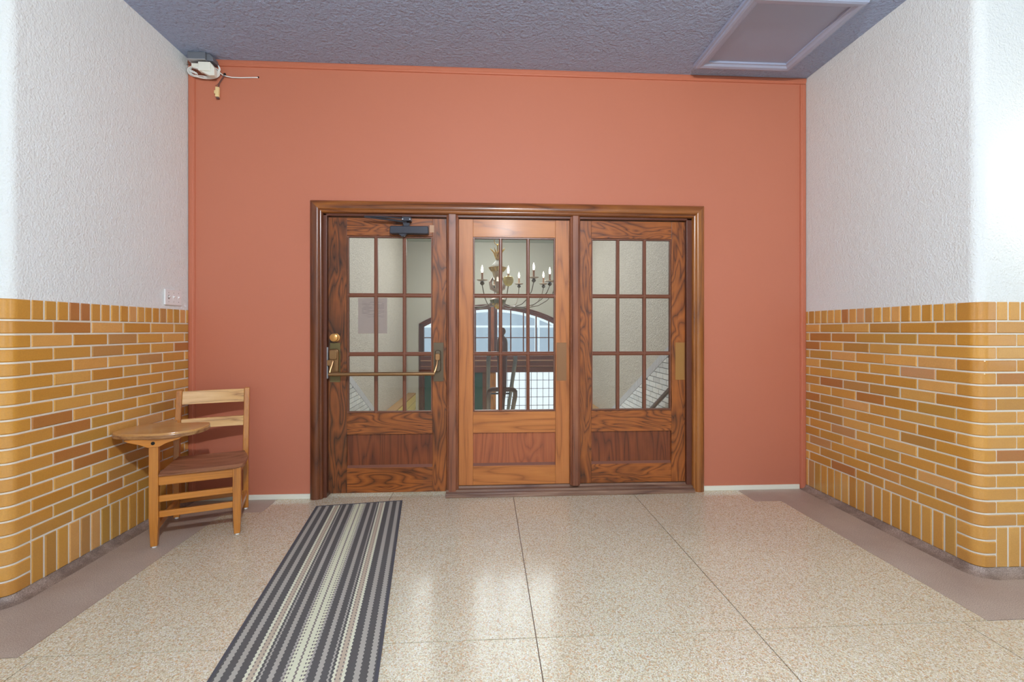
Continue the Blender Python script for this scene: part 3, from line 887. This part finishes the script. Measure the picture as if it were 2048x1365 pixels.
tab = [(-0.228, 0.100), (-0.20, 0.052), (-0.15, 0.012), (-0.08, -0.022), (0.0, -0.046), (0.07, -0.050), (0.13, -0.036), (0.185, -0.004), (0.222, 0.050), (0.240, 0.110), (0.246, 0.170), (0.238, 0.215),
       (0.222, 0.232), (0.17, 0.248), (0.10, 0.262), (0.06, 0.278), (0.036, 0.308), (0.026, 0.350), (0.024, 0.416), (-0.036, 0.416), (-0.046, 0.370), (-0.075, 0.336), (-0.12, 0.306), (-0.165, 0.262), (-0.198, 0.205), (-0.217, 0.150)]
def smooth_poly(p, it=2):
    for _ in range(it):
        q = []
        for i in range(len(p)):
            a, b = p[i], p[(i + 1) % len(p)]
            q += [(0.75 * a[0] + 0.25 * b[0], 0.75 * a[1] + 0.25 * b[1]), (0.25 * a[0] + 0.75 * b[0], 0.25 * a[1] + 0.75 * b[1])]
        p = q
    return p
tb = smooth_poly(tab)
ctr = (0.0, 0.15)
def inset(p, k): return [(ctr[0] + (x - ctr[0]) * k, ctr[1] + (y - ctr[1]) * k) for x, y in p]
tablet = MB().prism(tb, 'z', 0.640, 0.668).build("tablet", CH_T, ch, bevel=0.004)
MB().prism(inset(tb, 1.004), 'z', 0.636, 0.657).build("tablet_edge", m_wood("chipped_oak_edge", alb(176, 138, 92), alb(140, 98, 60), alb(84, 54, 34), 'x', freq=6, fig=0.8), tablet, bevel=0.003)
MB().prism([(-0.135, 0.636), (0.140, 0.636), (0.124, 0.624), (0.060, 0.604), (0.028, 0.586), (-0.026, 0.586), (-0.060, 0.604), (-0.118, 0.624)], 'y', -0.026, 0.030).build("bracket", CH_X, ch, bevel=0.003)
MB().lathe([(0.010, 0.0), (0.010, 0.0015), (0.0005, 0.002)], (0.0, -0.026, 0.610), 12, Mt).build("bolt", BLACK, ch)
MB().box(-0.034, 0.004, 0.03, 0.416, 0.612, 0.6365).build("arm_rail", CH_Y, ch, bevel=0.003)

# ------------------------------------------------------------------ switch plate on the left wall
sw = empty("light_switch", (XL, 3.315, 1.4905))
tag(sw, "white triple switch plate above the bricks on the left wall", "light switch")
def yz_slab(y0, y1, z0, z1, x1, name, m, parent, bev=0.0015):
    return MB().box(-0.003, x1, y0, y1, z0, z1).build(name, m, parent, bevel=bev)
pt_ = yz_slab(-0.083, 0.083, -0.0535, 0.0535, 0.008, "plate", SWITCH, sw, 0.003)
for k, yy in enumerate((-0.050, 0.0, 0.050)):
    yz_slab(yy - 0.006, yy + 0.006, -0.014, 0.014, 0.0095, "toggle_slot", SWDARK if k == 0 else SWITCH, sw, 0.0005)
    MB().hexa([(0.006, yy - 0.004, -0.006), (0.006, yy + 0.004, -0.006), (0.006, yy + 0.004, 0.006), (0.006, yy - 0.004, 0.006)],
              [(0.020, yy - 0.003, 0.004), (0.020, yy + 0.003, 0.004), (0.020, yy + 0.003, 0.010), (0.020, yy - 0.003, 0.010)]).build("toggle", SWITCH, sw)
    for zz in (-0.031, 0.031):
        MB().lathe([(0.003, 0), (0.003, 0.001), (0.0004, 0.0014)], (0.008, yy, zz), 8, Matrix.Rotation(math.radians(90), 3, 'Y')).build("screw", SWDARK, sw)

# ------------------------------------------------------------------ wiring in the upper left corner
gb = empty("junction_box", (-2.08, 3.44, CEIL))
tag(gb, "grey sheet metal box in the ceiling corner above the cables", "electrical box")
MB().box(-0.062, 0.060, -0.050, 0.050, -0.052, -0.001).build("box_body", GBOX, gb, bevel=0.003)
MB().prism([(0.060, -0.001), (0.060, -0.052), (0.108, -0.055), (0.100, -0.020), (0.075, -0.001)], 'y', -0.030, 0.050).build("box_flange", GBOX, gb, bevel=0.002)
MB().box(-0.066, 0.062, -0.054, 0.050, -0.058, -0.052).build("box_lip", STEEL, gb, bevel=0.001)
wx_ = empty("power_adapter", (-2.033, 3.44, 3.168))
tag(wx_, "white plastic power box hanging in the cable loops", "power adapter")
MB().box(-0.042, 0.042, -0.040, 0.006, -0.032, 0.032).build("case", WBOX, wx_, bevel=0.004)
MB().prism([(0.042, -0.032), (0.042, 0.030), (0.068, -0.006), (0.068, -0.062), (0.030, -0.062), (-0.030, -0.032)], 'y', -0.034, 0.004).build("case_side", WBOX, wx_, bevel=0.003)
MB().box(-0.098, -0.042, -0.024, 0.004, 0.000, 0.028).build("plug", WBOX, wx_, bevel=0.003)
MB().prism([(-0.098, 0.0), (-0.042, -0.014), (-0.042, 0.0)], 'y', -0.022, 0.002).build("strain_relief", CABLE, wx_, bevel=0.002)
def loop(cx_, cz_, a, b, y0, rot, n=44, dy=0.0, r=0.0036, wob=0.0, m=CABLE, name="cable_loop", parent=None):
    pts = []
    for k in range(n):
        t_ = 2 * math.pi * k / n
        x, z = a * math.cos(t_), b * math.sin(t_) + wob * math.sin(3 * t_)
        pts.append((cx_ + x * math.cos(rot) - z * math.sin(rot), y0 + dy * math.cos(t_), cz_ + x * math.sin(rot) + z * math.cos(rot)))
    return MB().tube(pts, r, 8, True).build(name, m, parent, smooth=True)
cb = empty("coiled_cable", (0, 0, 0))
tag(cb, "coil of white cable around the power box in the corner", "cable")
for (a, b, yy, ro, dx, dz, wo) in ((0.112, 0.044, 3.468, -0.05, 0, -0.016, 0.003), (0.106, 0.042, 3.462, -0.08, 0.004, -0.018, -0.003), (0.110, 0.040, 3.458, -0.03, 0.002, -0.014, 0.003), (0.104, 0.044, 3.474, -0.1, 0.006, -0.016, 0.0)):
    loop(-2.075 + dx, 3.176 + dz, a, b, yy, ro, wob=wo, parent=cb)
for k in range(4):
    pts = [(-1.964 + 0.003 * k, 3.456, 3.203 - 0.004 * k), (-1.960 + 0.003 * k, 3.456, 3.190 - 0.005 * k), (-1.962, 3.46, 3.176 - 0.008 * k), (-1.982 - 0.012 * k, 3.46, 3.140 - 0.004 * k), (-2.030 - 0.012 * k, 3.455, 3.118)]
    MB().tube(pts, 0.0034, 8).build("cable_strand", CABLE, cb, smooth=True)
for k in range(5):
    z0 = -0.012 + 0.006 * k
    MB().tube([(-2.168 + 0.012 * k, 3.452, 3.172 - 0.006 * k), (-2.156 + 0.012 * k, 3.450, 3.148 - 0.004 * k)], 0.0040, 6).build("cable_tie", CABLE, cb)
tl = MB().tube([(-1.985, 3.47, 3.186), (-1.960, 3.474, 3.160), (-1.944, 3.477, 3.148), (-1.920, 3.478, 3.140), (-1.880, 3.48, 3.134), (-1.82, 3.482, 3.1345), (-1.76, 3.484, 3.139), (-1.712, 3.486, 3.142), (-1.700, 3.4925, 3.145)], 0.0038, 8).build("white_cable", CABLE, None, smooth=True)
tag(tl, "white cable running from the coil to a hole in the terracotta wall", "cable")
hl = MB().lathe([(0.007, 0.0), (0.007, 0.0012), (0.0004, 0.0014)], (-1.697, D, 3.147), 12, Mt).build("cable_hole", BLACK, wb)
pg = empty("hanging_plug", (-1.982, 3.476, 3.02))
tag(pg, "small beige connector hanging on brown wires below the cable coil", "connector")
MB().hexa([(-0.012, -0.010, -0.036), (0.012, -0.010, -0.038), (0.012, 0.008, -0.038), (-0.012, 0.008, -0.036)],
          [(-0.010, -0.010, 0.036), (0.015, -0.010, 0.034), (0.015, 0.008, 0.034), (-0.010, 0.008, 0.036)]).build("connector_body", BEIGE, pg, bevel=0.002)
MB().box(-0.020, -0.010, -0.008, 0.006, -0.014, 0.010).build("clip", BEIGE, pg, bevel=0.001)
MB().box(-0.006, 0.014, -0.009, 0.007, -0.050, -0.038).build("pin_block", BROWNW, pg, bevel=0.002)
for k in range(2):
    MB().tube([(0.050 + 0.004 * k, 0.0, 0.128), (0.030 + 0.006 * k, 0.0, 0.100), (0.012 + 0.006 * k, 0.0, 0.070), (0.002 + 0.006 * k, 0.0, 0.034)], 0.0022, 6).build("wire", BROWNW, pg, smooth=True)
MB().tube([(-0.014, 0.0, 0.048), (0.0, 0.0, 0.054), (0.008, 0, 0.066)], 0.0018, 6).build("wire", BROWNW, pg, smooth=True)
MB().lathe([(0.008, -0.008), (0.009, 0.0), (0.007, 0.008)], (0.052, 0.0, 0.132), 10).build("wire_nut", BLACK, pg, smooth=True)

# ------------------------------------------------------------------ stair hall beyond the doors
Y0 = D + 0.12
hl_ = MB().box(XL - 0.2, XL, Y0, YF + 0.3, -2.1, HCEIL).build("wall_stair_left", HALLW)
tag(hl_, "grey stippled plaster wall of the stair hall, seen through the left door", "wall", kind='structure')
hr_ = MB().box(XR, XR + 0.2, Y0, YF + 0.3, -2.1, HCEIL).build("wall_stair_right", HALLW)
tag(hr_, "grey stippled plaster wall of the stair hall, seen through the right door", "wall", kind='structure')
hc = MB().box(XL - 0.2, XR + 0.2, Y0, YF + 0.3, HCEIL, HCEIL + 0.15).build("ceiling_stair_hall", m_plain("grey_green_ceiling", alb(150, 156, 148), 0.7))
tag(hc, "grey ceiling of the stair hall", "ceiling", kind='structure')
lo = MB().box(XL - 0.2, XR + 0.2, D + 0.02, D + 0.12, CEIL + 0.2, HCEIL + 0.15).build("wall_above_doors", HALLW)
tag(lo, "grey plaster wall above the doors on the stair hall side", "wall", kind='structure')
fl2 = MB().box(XL, XR, Y0, 5.65, -0.2, 0.0).build("floor_landing", TERR)
tag(fl2, "terrazzo landing behind the doors", "floor", kind='structure')
st = empty("floor_stairs")
tag(st, "stone stairs going down behind the doors", "stairs", kind='structure')
for k in range(11):
    MB().box(XL, XR, 5.65 + 0.35 * k, 5.65 + 0.35 * (k + 1), -2.1, -0.175 * (k + 1)).build("step", TERR, st)
fl3 = MB().box(XL, XR, 9.5, YF, -2.1, -1.925).build("floor_lobby", TERR)
tag(fl3, "terrazzo lobby floor at the foot of the stairs", "floor", kind='structure')

# sloping brick dado on both stair walls
def clip(poly, f):
    out = []
    for i in range(len(poly)):
        a, b = poly[i], poly[(i + 1) % len(poly)]
        fa, fb = f(a), f(b)
        if fa >= 0: out.append(a)
        if (fa >= 0) != (fb >= 0):
            t_ = fa / (fa - fb)
            out.append((a[0] + (b[0] - a[0]) * t_, a[1] + (b[1] - a[1]) * t_))
    return out
def area(p):
    return abs(sum(p[i][0] * p[(i + 1) % len(p)][1] - p[(i + 1) % len(p)][0] * p[i][1] for i in range(len(p)))) / 2
def stair_dado(side, wall, top, ya, yb, ymin, ymax):
    X = XL if side < 0 else XR
    fx = lambda d: X - side * d
    und = MB().prism([(ya, top(ya)), (yb, top(yb)), (yb, -2.0), (ya, -2.0 + 1.9)], 'x', X, fx(0.012)).build("dado_mortar", GMORT, wall)
    P2, S2, g2 = 0.080, 0.25, 0.0048
    for r in range(-12, 18):
        z0 = r * P2
        y = 5.0 + (S2 / 2 if r % 2 else 0.0) + random.choice((0, 0, 0.03))
        while y < ymax:
            poly = [(y + g2, z0 + g2), (y + S2 - g2, z0 + g2), (y + S2 - g2, z0 + P2 - g2), (y + g2, z0 + P2 - g2)]
            mid = y + S2 / 2
            if y > ymin - S2 and z0 > 1.264 - 0.205 * mid - P2:
                q = clip(poly, lambda p: top(p[0]) - 0.135 - p[1])
                q = clip(q, lambda p: p[0] - ya) if q else q
                if len(q) > 2 and area(q) > 0.0008:
                    MB().prism(q, 'x', X, fx(0.02)).build("brick", GBRICK, wall)
            y += S2
    # cap: a row of bricks standing square to the slope
    cap = MB()
    sl = (top(yb) - top(ya)) / (yb - ya); L = math.hypot(1, sl)
    n = int((yb - ya) * L / P)
    for k in range(n):
        y0 = ya + k * P / L + 0.004; y1 = ya + (k + 1) * P / L - 0.004
        q = [(y0, top(y0) - 0.128), (y1, top(y1) - 0.128), (y1, top(y1)), (y0, top(y0))]
        cap.prism(q, 'x', X, fx(0.022))
    o = cap.build("cap_course", GCAP, wall); o["kind"] = "stuff"
stair_dado(1, hr_, lambda y: 1.0 - 0.470 * (y - 6.25), 5.4, 9.3, 5.6, 9.0)
stair_dado(-1, hl_, lambda y: 0.514 - 0.508 * (y - 7.47), 5.75, 9.3, 7.0, 9.2)

# handrail on the right stair wall
hr = empty("stair_handrail", (XR - 0.1, 5.6, 0.0))
tag(hr, "dark wooden handrail sloping down the right stair wall", "handrail")
MB().tube([(0, 0.0, 0.66), (0, 3.8, 0.66 - 0.56 * 3.8)], 0.030, 10).build("rail", DARKW, hr, smooth=True)
for k in range(4):
    yy = 0.3 + k * 1.1
    MB().tube([(0, yy, 0.63 - 0.56 * yy), (0.05, yy, 0.59 - 0.56 * yy), (0.098, yy, 0.59 - 0.56 * yy)], 0.010, 8).build("rail_bracket", BRASSD, hr, smooth=True)

# brick ledges at the foot of the stairs
for side, wd in ((-1, "left"), (1, "right")):
    X = XL if side < 0 else XR
    a, b = (X, X - side * 0.22) if side < 0 else (X - side * 0.22, X)
    le = empty("brick_ledge", ((a + b) / 2, 11.2, -1.925))
    tag(le, "yellow brick ledge with tan coping along the %s lobby wall" % wd, "ledge")
    hw = abs(b - a) / 2
    MB().box(-hw + 0.002, hw - 0.002, -1.69, 1.69, 0.001, 1.385).build("ledge_wall", YBRICK, le)
    MB().box(-hw + 0.002, hw - 0.002, -1.69, 1.69, 1.385, 1.425).build("coping", COPING, le, bevel=0.004)

# far wall with the segmental-arched entrance
AR, AZ, AH = 4.10, 1.989, 2.06
def arch(x, r=AR):
    return AZ - AR + math.sqrt(max(r * r - (x - HX) ** 2, 0))
fw = MB()
fw.box(XL - 0.2, HX - AH, YF, YF + 0.3, -2.1, HCEIL).box(HX + AH, XR + 0.2, YF, YF + 0.3, -2.1, HCEIL)
n = 24
for k in range(n):
    x0 = HX - AH + 2 * AH * k / n; x1 = HX - AH + 2 * AH * (k + 1) / n
    fw.hexa([(x0, YF, arch(x0)), (x1, YF, arch(x1)), (x1, YF + 0.3, arch(x1)), (x0, YF + 0.3, arch(x0))], [(x0, YF, HCEIL), (x1, YF, HCEIL), (x1, YF + 0.3, HCEIL), (x0, YF + 0.3, HCEIL)])
fw = fw.build("wall_far", FARW)
tag(fw, "grey far wall of the stair hall around the arched entrance", "wall", kind='structure')
ent = empty("window_1", (0, 0, 0))
tag(ent, "arched mahogany entrance window with transom panes at the far end", "window", kind='structure')
TH_ = 0.14
rings = []
for k in range(n + 1):
    x = HX - AH + 2 * AH * k / n
    def q(off, y): 
        # offset towards the circle's centre
        zc = AZ - AR; dx, dz = x - HX, arch(x) - zc; l = math.hypot(dx, dz)
        return (x - dx / l * off, y, arch(x) - dz / l * off)
    rings.append([q(-0.005, YF - 0.03), q(0.03, YF - 0.05), q(0.035, YF - 0.03), q(0.075, YF - 0.03), q(0.08, YF - 0.012), q(TH_, YF - 0.01), q(TH_, YF + 0.12), q(-0.005, YF + 0.12)])
MB().loft(rings).build("arch_frame", DARKX, ent, smooth=True, angle=25)
zs = arch(HX - AH)
for sgn in (-1, 1):
    xo = HX + sgn * AH
    xi = xo - sgn * TH_
    MB().box(min(xo, xi), max(xo, xi), YF - 0.03, YF + 0.12, -1.925, zs).build("jamb", DARKW, ent, bevel=0.01)
MB().box(HX - 0.125, HX + 0.135, YF - 0.03, YF + 0.12, 0.5, arch(HX) - 0.05).build("mullion", DARKW, ent, bevel=0.012)
MB().box(HX - 0.045, HX + 0.045, YF - 0.06, YF, 0.5, arch(HX) - 0.08).build("mullion_fillet", m_wood("lighter_mahogany", alb(140, 80, 46), alb(122, 66, 38), alb(90, 46, 30), 'z'), ent, bevel=0.008)
# transom beam
MB().box(HX - AH + 0.05, HX + AH - 0.05, YF - 0.05, YF + 0.12, 0.06, 0.53).build("transom", DARKX, ent, bevel=0.01)
MB().box(HX - AH + 0.05, HX + AH - 0.05, YF - 0.08, YF - 0.04, 0.385, 0.415).build("transom_moulding", m_plain("worn_moulding", alb(150, 110, 84), 0.4), ent, bevel=0.004)
MB().box(HX - AH + 0.05, HX + AH - 0.05, YF - 0.08, YF - 0.04, 0.225, 0.245).build("transom_moulding", m_plain("worn_moulding_brown", alb(130, 84, 60), 0.4), ent, bevel=0.004)
MB().box(HX - AH + 0.05, HX + AH - 0.05, YF - 0.02, YF + 0.12, 0.53, 0.64).build("window_sill", m_plain("pale_sill", alb(200, 206, 214), 0.5), ent)
vx = []
for sgn in (-1, 1):
    x = HX + sgn * 0.13
    vx.append([])
    k = 1
    while True:
        xx = HX + (0.52 if sgn > 0 else -0.48) + sgn * 0.363 * (k - 1)
        if abs(xx - HX) > AH - 0.16: break
        vx[-1].append(xx); k += 1
for lst in vx:
    for xx in lst:
        MB().box(xx - 0.017, xx + 0.017, YF + 0.02, YF + 0.06, 0.62, arch(xx) - 0.12).build("muntin", JAMB, ent)
for a, b in ((HX - AH + 0.13, HX - 0.12), (HX + 0.13, HX + AH - 0.13)):
    MB().box(a, b, YF + 0.02, YF + 0.06, 1.03, 1.055).build("muntin", JAMB, ent)
# panes: between the uprights, upper and lower
edges = sorted([HX - AH + 0.12] + vx[0] + [HX - 0.12]) , sorted([HX + 0.13] + vx[1] + [HX + AH - 0.12])
for eds in edges:
    for i in range(len(eds) - 1):
        a, b = eds[i], eds[i + 1]
        MB().box(a, b, YF + 0.038, YF + 0.042, 0.63, 1.042).build("pane", TGLASS, ent)
        zt = min(arch(a), arch(b)) - 0.10
        if zt > 1.1:
            MB().prism([(a, 1.042), (b, 1.042), (b, arch(b) - 0.11), (a, arch(a) - 0.11)], 'y', YF + 0.038, YF + 0.042).build("pane", TGLASS, ent)
# blue-grey storm panels outside, daylight showing through the gaps between them
STORM = m_plain("white_storm_sash", alb(236, 238, 240), 0.5)
gaps = [HX - AH + 0.05, HX - 1.36, HX - 1.29, HX + 1.22, HX + 1.29, HX + 1.36, HX + AH - 0.05]
for a, b in ((gaps[0], gaps[1]), (gaps[2], gaps[3]), (gaps[4] - 0.02, gaps[4] + 0.03), (gaps[5], gaps[6])):
    MB().box(a, b, YF + 0.165, YF + 0.172, 0.55, 1.33).build("storm_panel", SGLASS, ent)
    if b - a < 0.1:
        continue
    k_ = 12
    up = [(a, 1.39), (b, 1.39)] + [(b + (a - b) * m_ / k_, max(1.392, arch(b + (a - b) * m_ / k_) - 0.215)) for m_ in range(k_ + 1)]
    MB().prism(up, 'y', YF + 0.165, YF + 0.172).build("storm_panel", SGLASS, ent)

# entrance leaves below the transom
ed1 = empty("door_4"); tag(ed1, "dark green entrance leaf under the arched window", "door", kind='structure')
MB().box(HX - AH + 0.13, HX - 0.14, YF + 0.02, YF + 0.07, -1.92, 0.07).build("leaf", GREEN, ed1)
MB().box(HX - AH + 0.13, HX - AH + 0.155, YF + 0.0, YF + 0.08, -1.92, 0.07).build("stile", DARKW, ed1)
MB().box(HX - 0.28, HX - 0.13, YF + 0.0, YF + 0.08, -1.92, 0.07).build("stile", JAMB, ed1)
ep = MB().box(HX - 0.09, HX + 0.10, YF - 0.01, YF + 0.1, -1.92, 0.07).build("entrance_post", m_wood("orange_oak_post", alb(160, 106, 56), alb(140, 88, 44), alb(104, 62, 32), 'z'), ent)
MB().box(HX - 0.11, HX - 0.09, YF - 0.02, YF + 0.1, -1.92, 0.07).build("post_edge", STORM, ent)
ed2 = empty("door_5"); tag(ed2, "leaded glass entrance leaf flooded with daylight", "door", kind='structure')
gx0, gx1, gz0, gz1 = HX + 0.16, HX + AH - 0.16, -1.6, 0.07
MB().box(gx0, gx1, YF + 0.040, YF + 0.044, gz0, gz1).build("pane", LGLASS, ed2)
x = gx0 + 0.10
while x < gx1:
    MB().box(x - 0.006, x + 0.006, YF + 0.034, YF + 0.05, gz0, gz1).build("lead_came", LEAD, ed2); x += 0.169
z = gz1 - 0.24
while z > gz0:
    MB().box(gx0, gx1, YF + 0.034, YF + 0.05, z - 0.006, z + 0.006).build("lead_came", LEAD, ed2); z -= 0.24
MB().box(gx0 - 0.06, gx1 + 0.05, YF + 0.02, YF + 0.07, -1.92, gz0).build("bottom_rail", DARKX, ed2)

# ------------------------------------------------------------------ stair centre railing with newel
nr = empty("stair_centre_railing", (0.194, 5.6, 0.0))
tag(nr, "mahogany newel post with ball finial and double rails going down the stairs", "railing")
MB().lathe([(0.0005, 1.296), (0.022, 1.290), (0.040, 1.268), (0.045, 1.245), (0.040, 1.222), (0.024, 1.200), (0.024, 1.190), (0.036, 1.178), (0.060, 1.150), (0.068, 1.10), (0.068, 0.98), (0.060, 0.90), (0.056, 0.60), (0.052, 0.52), (0.036, 0.40), (0.030, 0.30), (0.040, 0.22), (0.062, 0.18), (0.066, 0.0)], (0, 0, 0), 24).build("newel_post", DARKW, nr, smooth=True)
def rail_loop(zt, r, m, name, w2):
    pts = []
    for sgn in (-1, 1):
        leg_ = [(sgn * w2, y, zt - 0.045 - 0.5 * y) for y in (3.8, 2.5, 1.2, 0.3, 0.10)]
        cr_ = [(sgn * (w2 - 0.004), 0.04, zt - 0.030), (sgn * (w2 - 0.020), 0.012, zt - 0.012), (sgn * (w2 - 0.045), 0.0, zt)]
        seq = leg_ + cr_
        pts += seq if sgn < 0 else seq[::-1]
    MB().tube(pts, r, 10).build(name, m, nr, smooth=True)
rail_loop(0.972, 0.027, RAILM, "upper_rail", 0.168)
rail_loop(0.530, 0.029, m_plain("brown_bronze_rail", alb(84, 62, 60), 0.3, 0.3), "lower_rail", 0.166)
for k in range(1, 4):
    yy = 1.2 * k
    MB().box(-0.02, 0.02, yy - 0.02, yy + 0.02, -0.5 * yy - 0.10, -0.5 * yy + 0.93).build("baluster", RAILM, nr)
    MB().box(-0.168, 0.168, yy - 0.012, yy + 0.012, -0.5 * yy + 0.90, -0.5 * yy + 0.925).build("crossbar", RAILM, nr)

# ------------------------------------------------------------------ chandelier
CX, CYc = 0.160, 6.5
cd = empty("chandelier", (CX, CYc, 1.55))
tag(cd, "brass and glass candle chandelier hanging in the stair hall", "chandelier")
def L(prof, name, m, seg=24, par=cd):
    return MB().lathe([(r, z - 1.55) for r, z in prof], (0, 0, 0), seg).build(name, m, par, smooth=True)
for k in range(16):
    zc = 2.60 + 0.072 * k
    rt = Matrix.Rotation(math.radians(90 * (k % 2)), 3, 'Z')
    pts = [rt @ Vector((0.022 * math.cos(2 * math.pi * i / 12), 0, 0.042 * math.sin(2 * math.pi * i / 12))) + Vector((0, 0, zc - 1.55)) for i in range(12)]
    MB().tube(pts, 0.005, 6, True).build("chain_link", GILT, cd, smooth=True)
pts = [(0.048 * math.cos(2 * math.pi * i / 20), 0, 2.53 - 1.55 + 0.048 * math.sin(2 * math.pi * i / 20)) for i in range(20)]
MB().tube(pts, 0.006, 8, True).build("hanging_ring", GILT, cd, smooth=True)
L([(0.006, 2.49), (0.016, 2.475), (0.008, 2.46), (0.012, 2.43), (0.010, 2.30)], "finial_stem", GILT)
crown = L([(0.022, 2.262), (0.034, 2.275), (0.040, 2.31), (0.030, 2.34), (0.010, 2.345)], "leaf_crown", GILT)
for k in range(8):
    a = 2 * math.pi * k / 8 + 0.3
    c_, s_ = math.cos(a), math.sin(a)
    pts = [(0.030 * c_, 0.030 * s_, 2.30 - 1.55), (0.045 * c_, 0.045 * s_, 2.35 - 1.55), (0.075 * c_, 0.075 * s_, 2.39 - 1.55), (0.115 * c_, 0.115 * s_, 2.425 - 1.55)]
    MB().tube(pts, [0.012, 0.014, 0.009, 0.002], 6).build("crown_leaf", GILT, crown, smooth=True)
L([(0.012, 2.262), (0.030, 2.25), (0.060, 2.215), (0.085, 2.18), (0.090, 2.165), (0.02, 2.165)], "glass_dome", m_plain("cloudy_glass", alb(190, 186, 172), 0.12))
def fluted(r0, r1, z0, z1, name, m, n=20, seg=80):
    rings = []
    for z, r in ((z0, r0 * 0.4), (z0, r0), ((z0 + z1) / 2, (r0 + r1) / 2 * 1.04), (z1, r1), (z1, r1 * 0.4)):
        rings.append([(r * (1 + 0.05 * math.cos(n * 2 * math.pi * k / seg)) * math.cos(2 * math.pi * k / seg), r * (1 + 0.05 * math.cos(n * 2 * math.pi * k / seg)) * math.sin(2 * math.pi * k / seg), z - 1.55) for k in range(seg)])
    return MB().loft(rings).build(name, m, cd, smooth=True)
fluted(0.085, 0.125, 2.095, 2.155, "fluted_dish", GILT)
L([(0.080, 2.095), (0.070, 2.06), (0.050, 1.99), (0.038, 1.92), (0.034, 1.86), (0.050, 1.83), (0.040, 1.80), (0.020, 1.79), (0.018, 1.735)], "stem", m_plain("pale_gilt_glass", alb(196, 180, 140), 0.2, 0.3))
for k in range(6):
    a = 2 * math.pi * k / 6 + 0.5
    c_, s_ = math.cos(a), math.sin(a)
    pts = [(0.04 * c_, 0.04 * s_, 1.83 - 1.55), (0.10 * c_, 0.10 * s_, 1.86 - 1.55), (0.12 * c_, 0.12 * s_, 1.94 - 1.55), (0.085 * c_, 0.085 * s_, 2.00 - 1.55), (0.06 * c_, 0.06 * s_, 1.96 - 1.55)]
    MB().tube(pts, [0.022, 0.026, 0.022, 0.016, 0.006], 8).build("acanthus_scroll", SILVER, cd, smooth=True)
fluted(0.085, 0.108, 1.64, 1.69, "lower_bowl", GREENG, 18)
L([(0.012, 1.735), (0.060, 1.725), (0.104, 1.70), (0.108, 1.688), (0.04, 1.688)], "bowl_rim", SILVER)
L([(0.085, 1.642), (0.070, 1.61), (0.040, 1.585), (0.015, 1.57), (0.0005, 1.558)], "bowl_foot", GILT)
arms = [(-82, -0.04), (-105, -0.03), (-57, 0.02), (-33, 0.0), (-4, 0.03), (30, 0.05), (64, 0.08), (92, 0.06), (126, 0.04), (158, 0.04), (-170, 0.03), (-140, 0.0)]
RR_ = 0.82
for deg, dz in arms:
    a = math.radians(deg); c_, s_ = math.cos(a), math.sin(a)
    f = lambda r, z: (r * c_, r * s_, z - 1.55)
    zt = 1.90 + dz
    prof = [(0.03, 1.72), (0.12, 1.63), (0.26, 1.585), (0.42, 1.58), (0.58, 1.61), (0.70, 1.68), (0.78, 1.77), (RR_, zt - 0.04)]
    arm = MB().tube([f(r, z) for r, z in prof], 0.0065, 8).build("arm", ARMM, cd, smooth=True)
    cc = f(RR_, zt)
    MB().lathe([(0.006, -0.05), (0.024, -0.035), (0.030, -0.02), (0.022, -0.008), (0.012, 0.0)], cc, 14).build("candle_cup", BRASSD, arm, smooth=True)
    MB().lathe([(0.012, -0.002), (0.055, 0.010), (0.068, 0.020), (0.066, 0.023), (0.050, 0.016), (0.010, 0.010)], cc, 20).build("drip_pan", SILVER if deg != -82 else AMBER, arm, smooth=True)
    MB().lathe([(0.013, 0.008), (0.013, 0.110), (0.004, 0.112)], cc, 12).build("candle_sleeve", CANDLE, arm, smooth=True)
    MB().lathe([(0.006, 0.110), (0.012, 0.125), (0.0145, 0.143), (0.012, 0.166), (0.006, 0.190), (0.0006, 0.208)], cc, 12).build("bulb", FLAME, arm, smooth=True)
# the amber glass bowl under the nearest candle
a = math.radians(-82)
MB().lathe([(0.012, -0.05), (0.040, -0.035), (0.062, 0.0), (0.066, 0.035), (0.056, 0.065), (0.030, 0.078)], (RR_ * math.cos(a), RR_ * math.sin(a), 1.86 - 1.55), 20).build("amber_bowl", AMBER, cd, smooth=True)
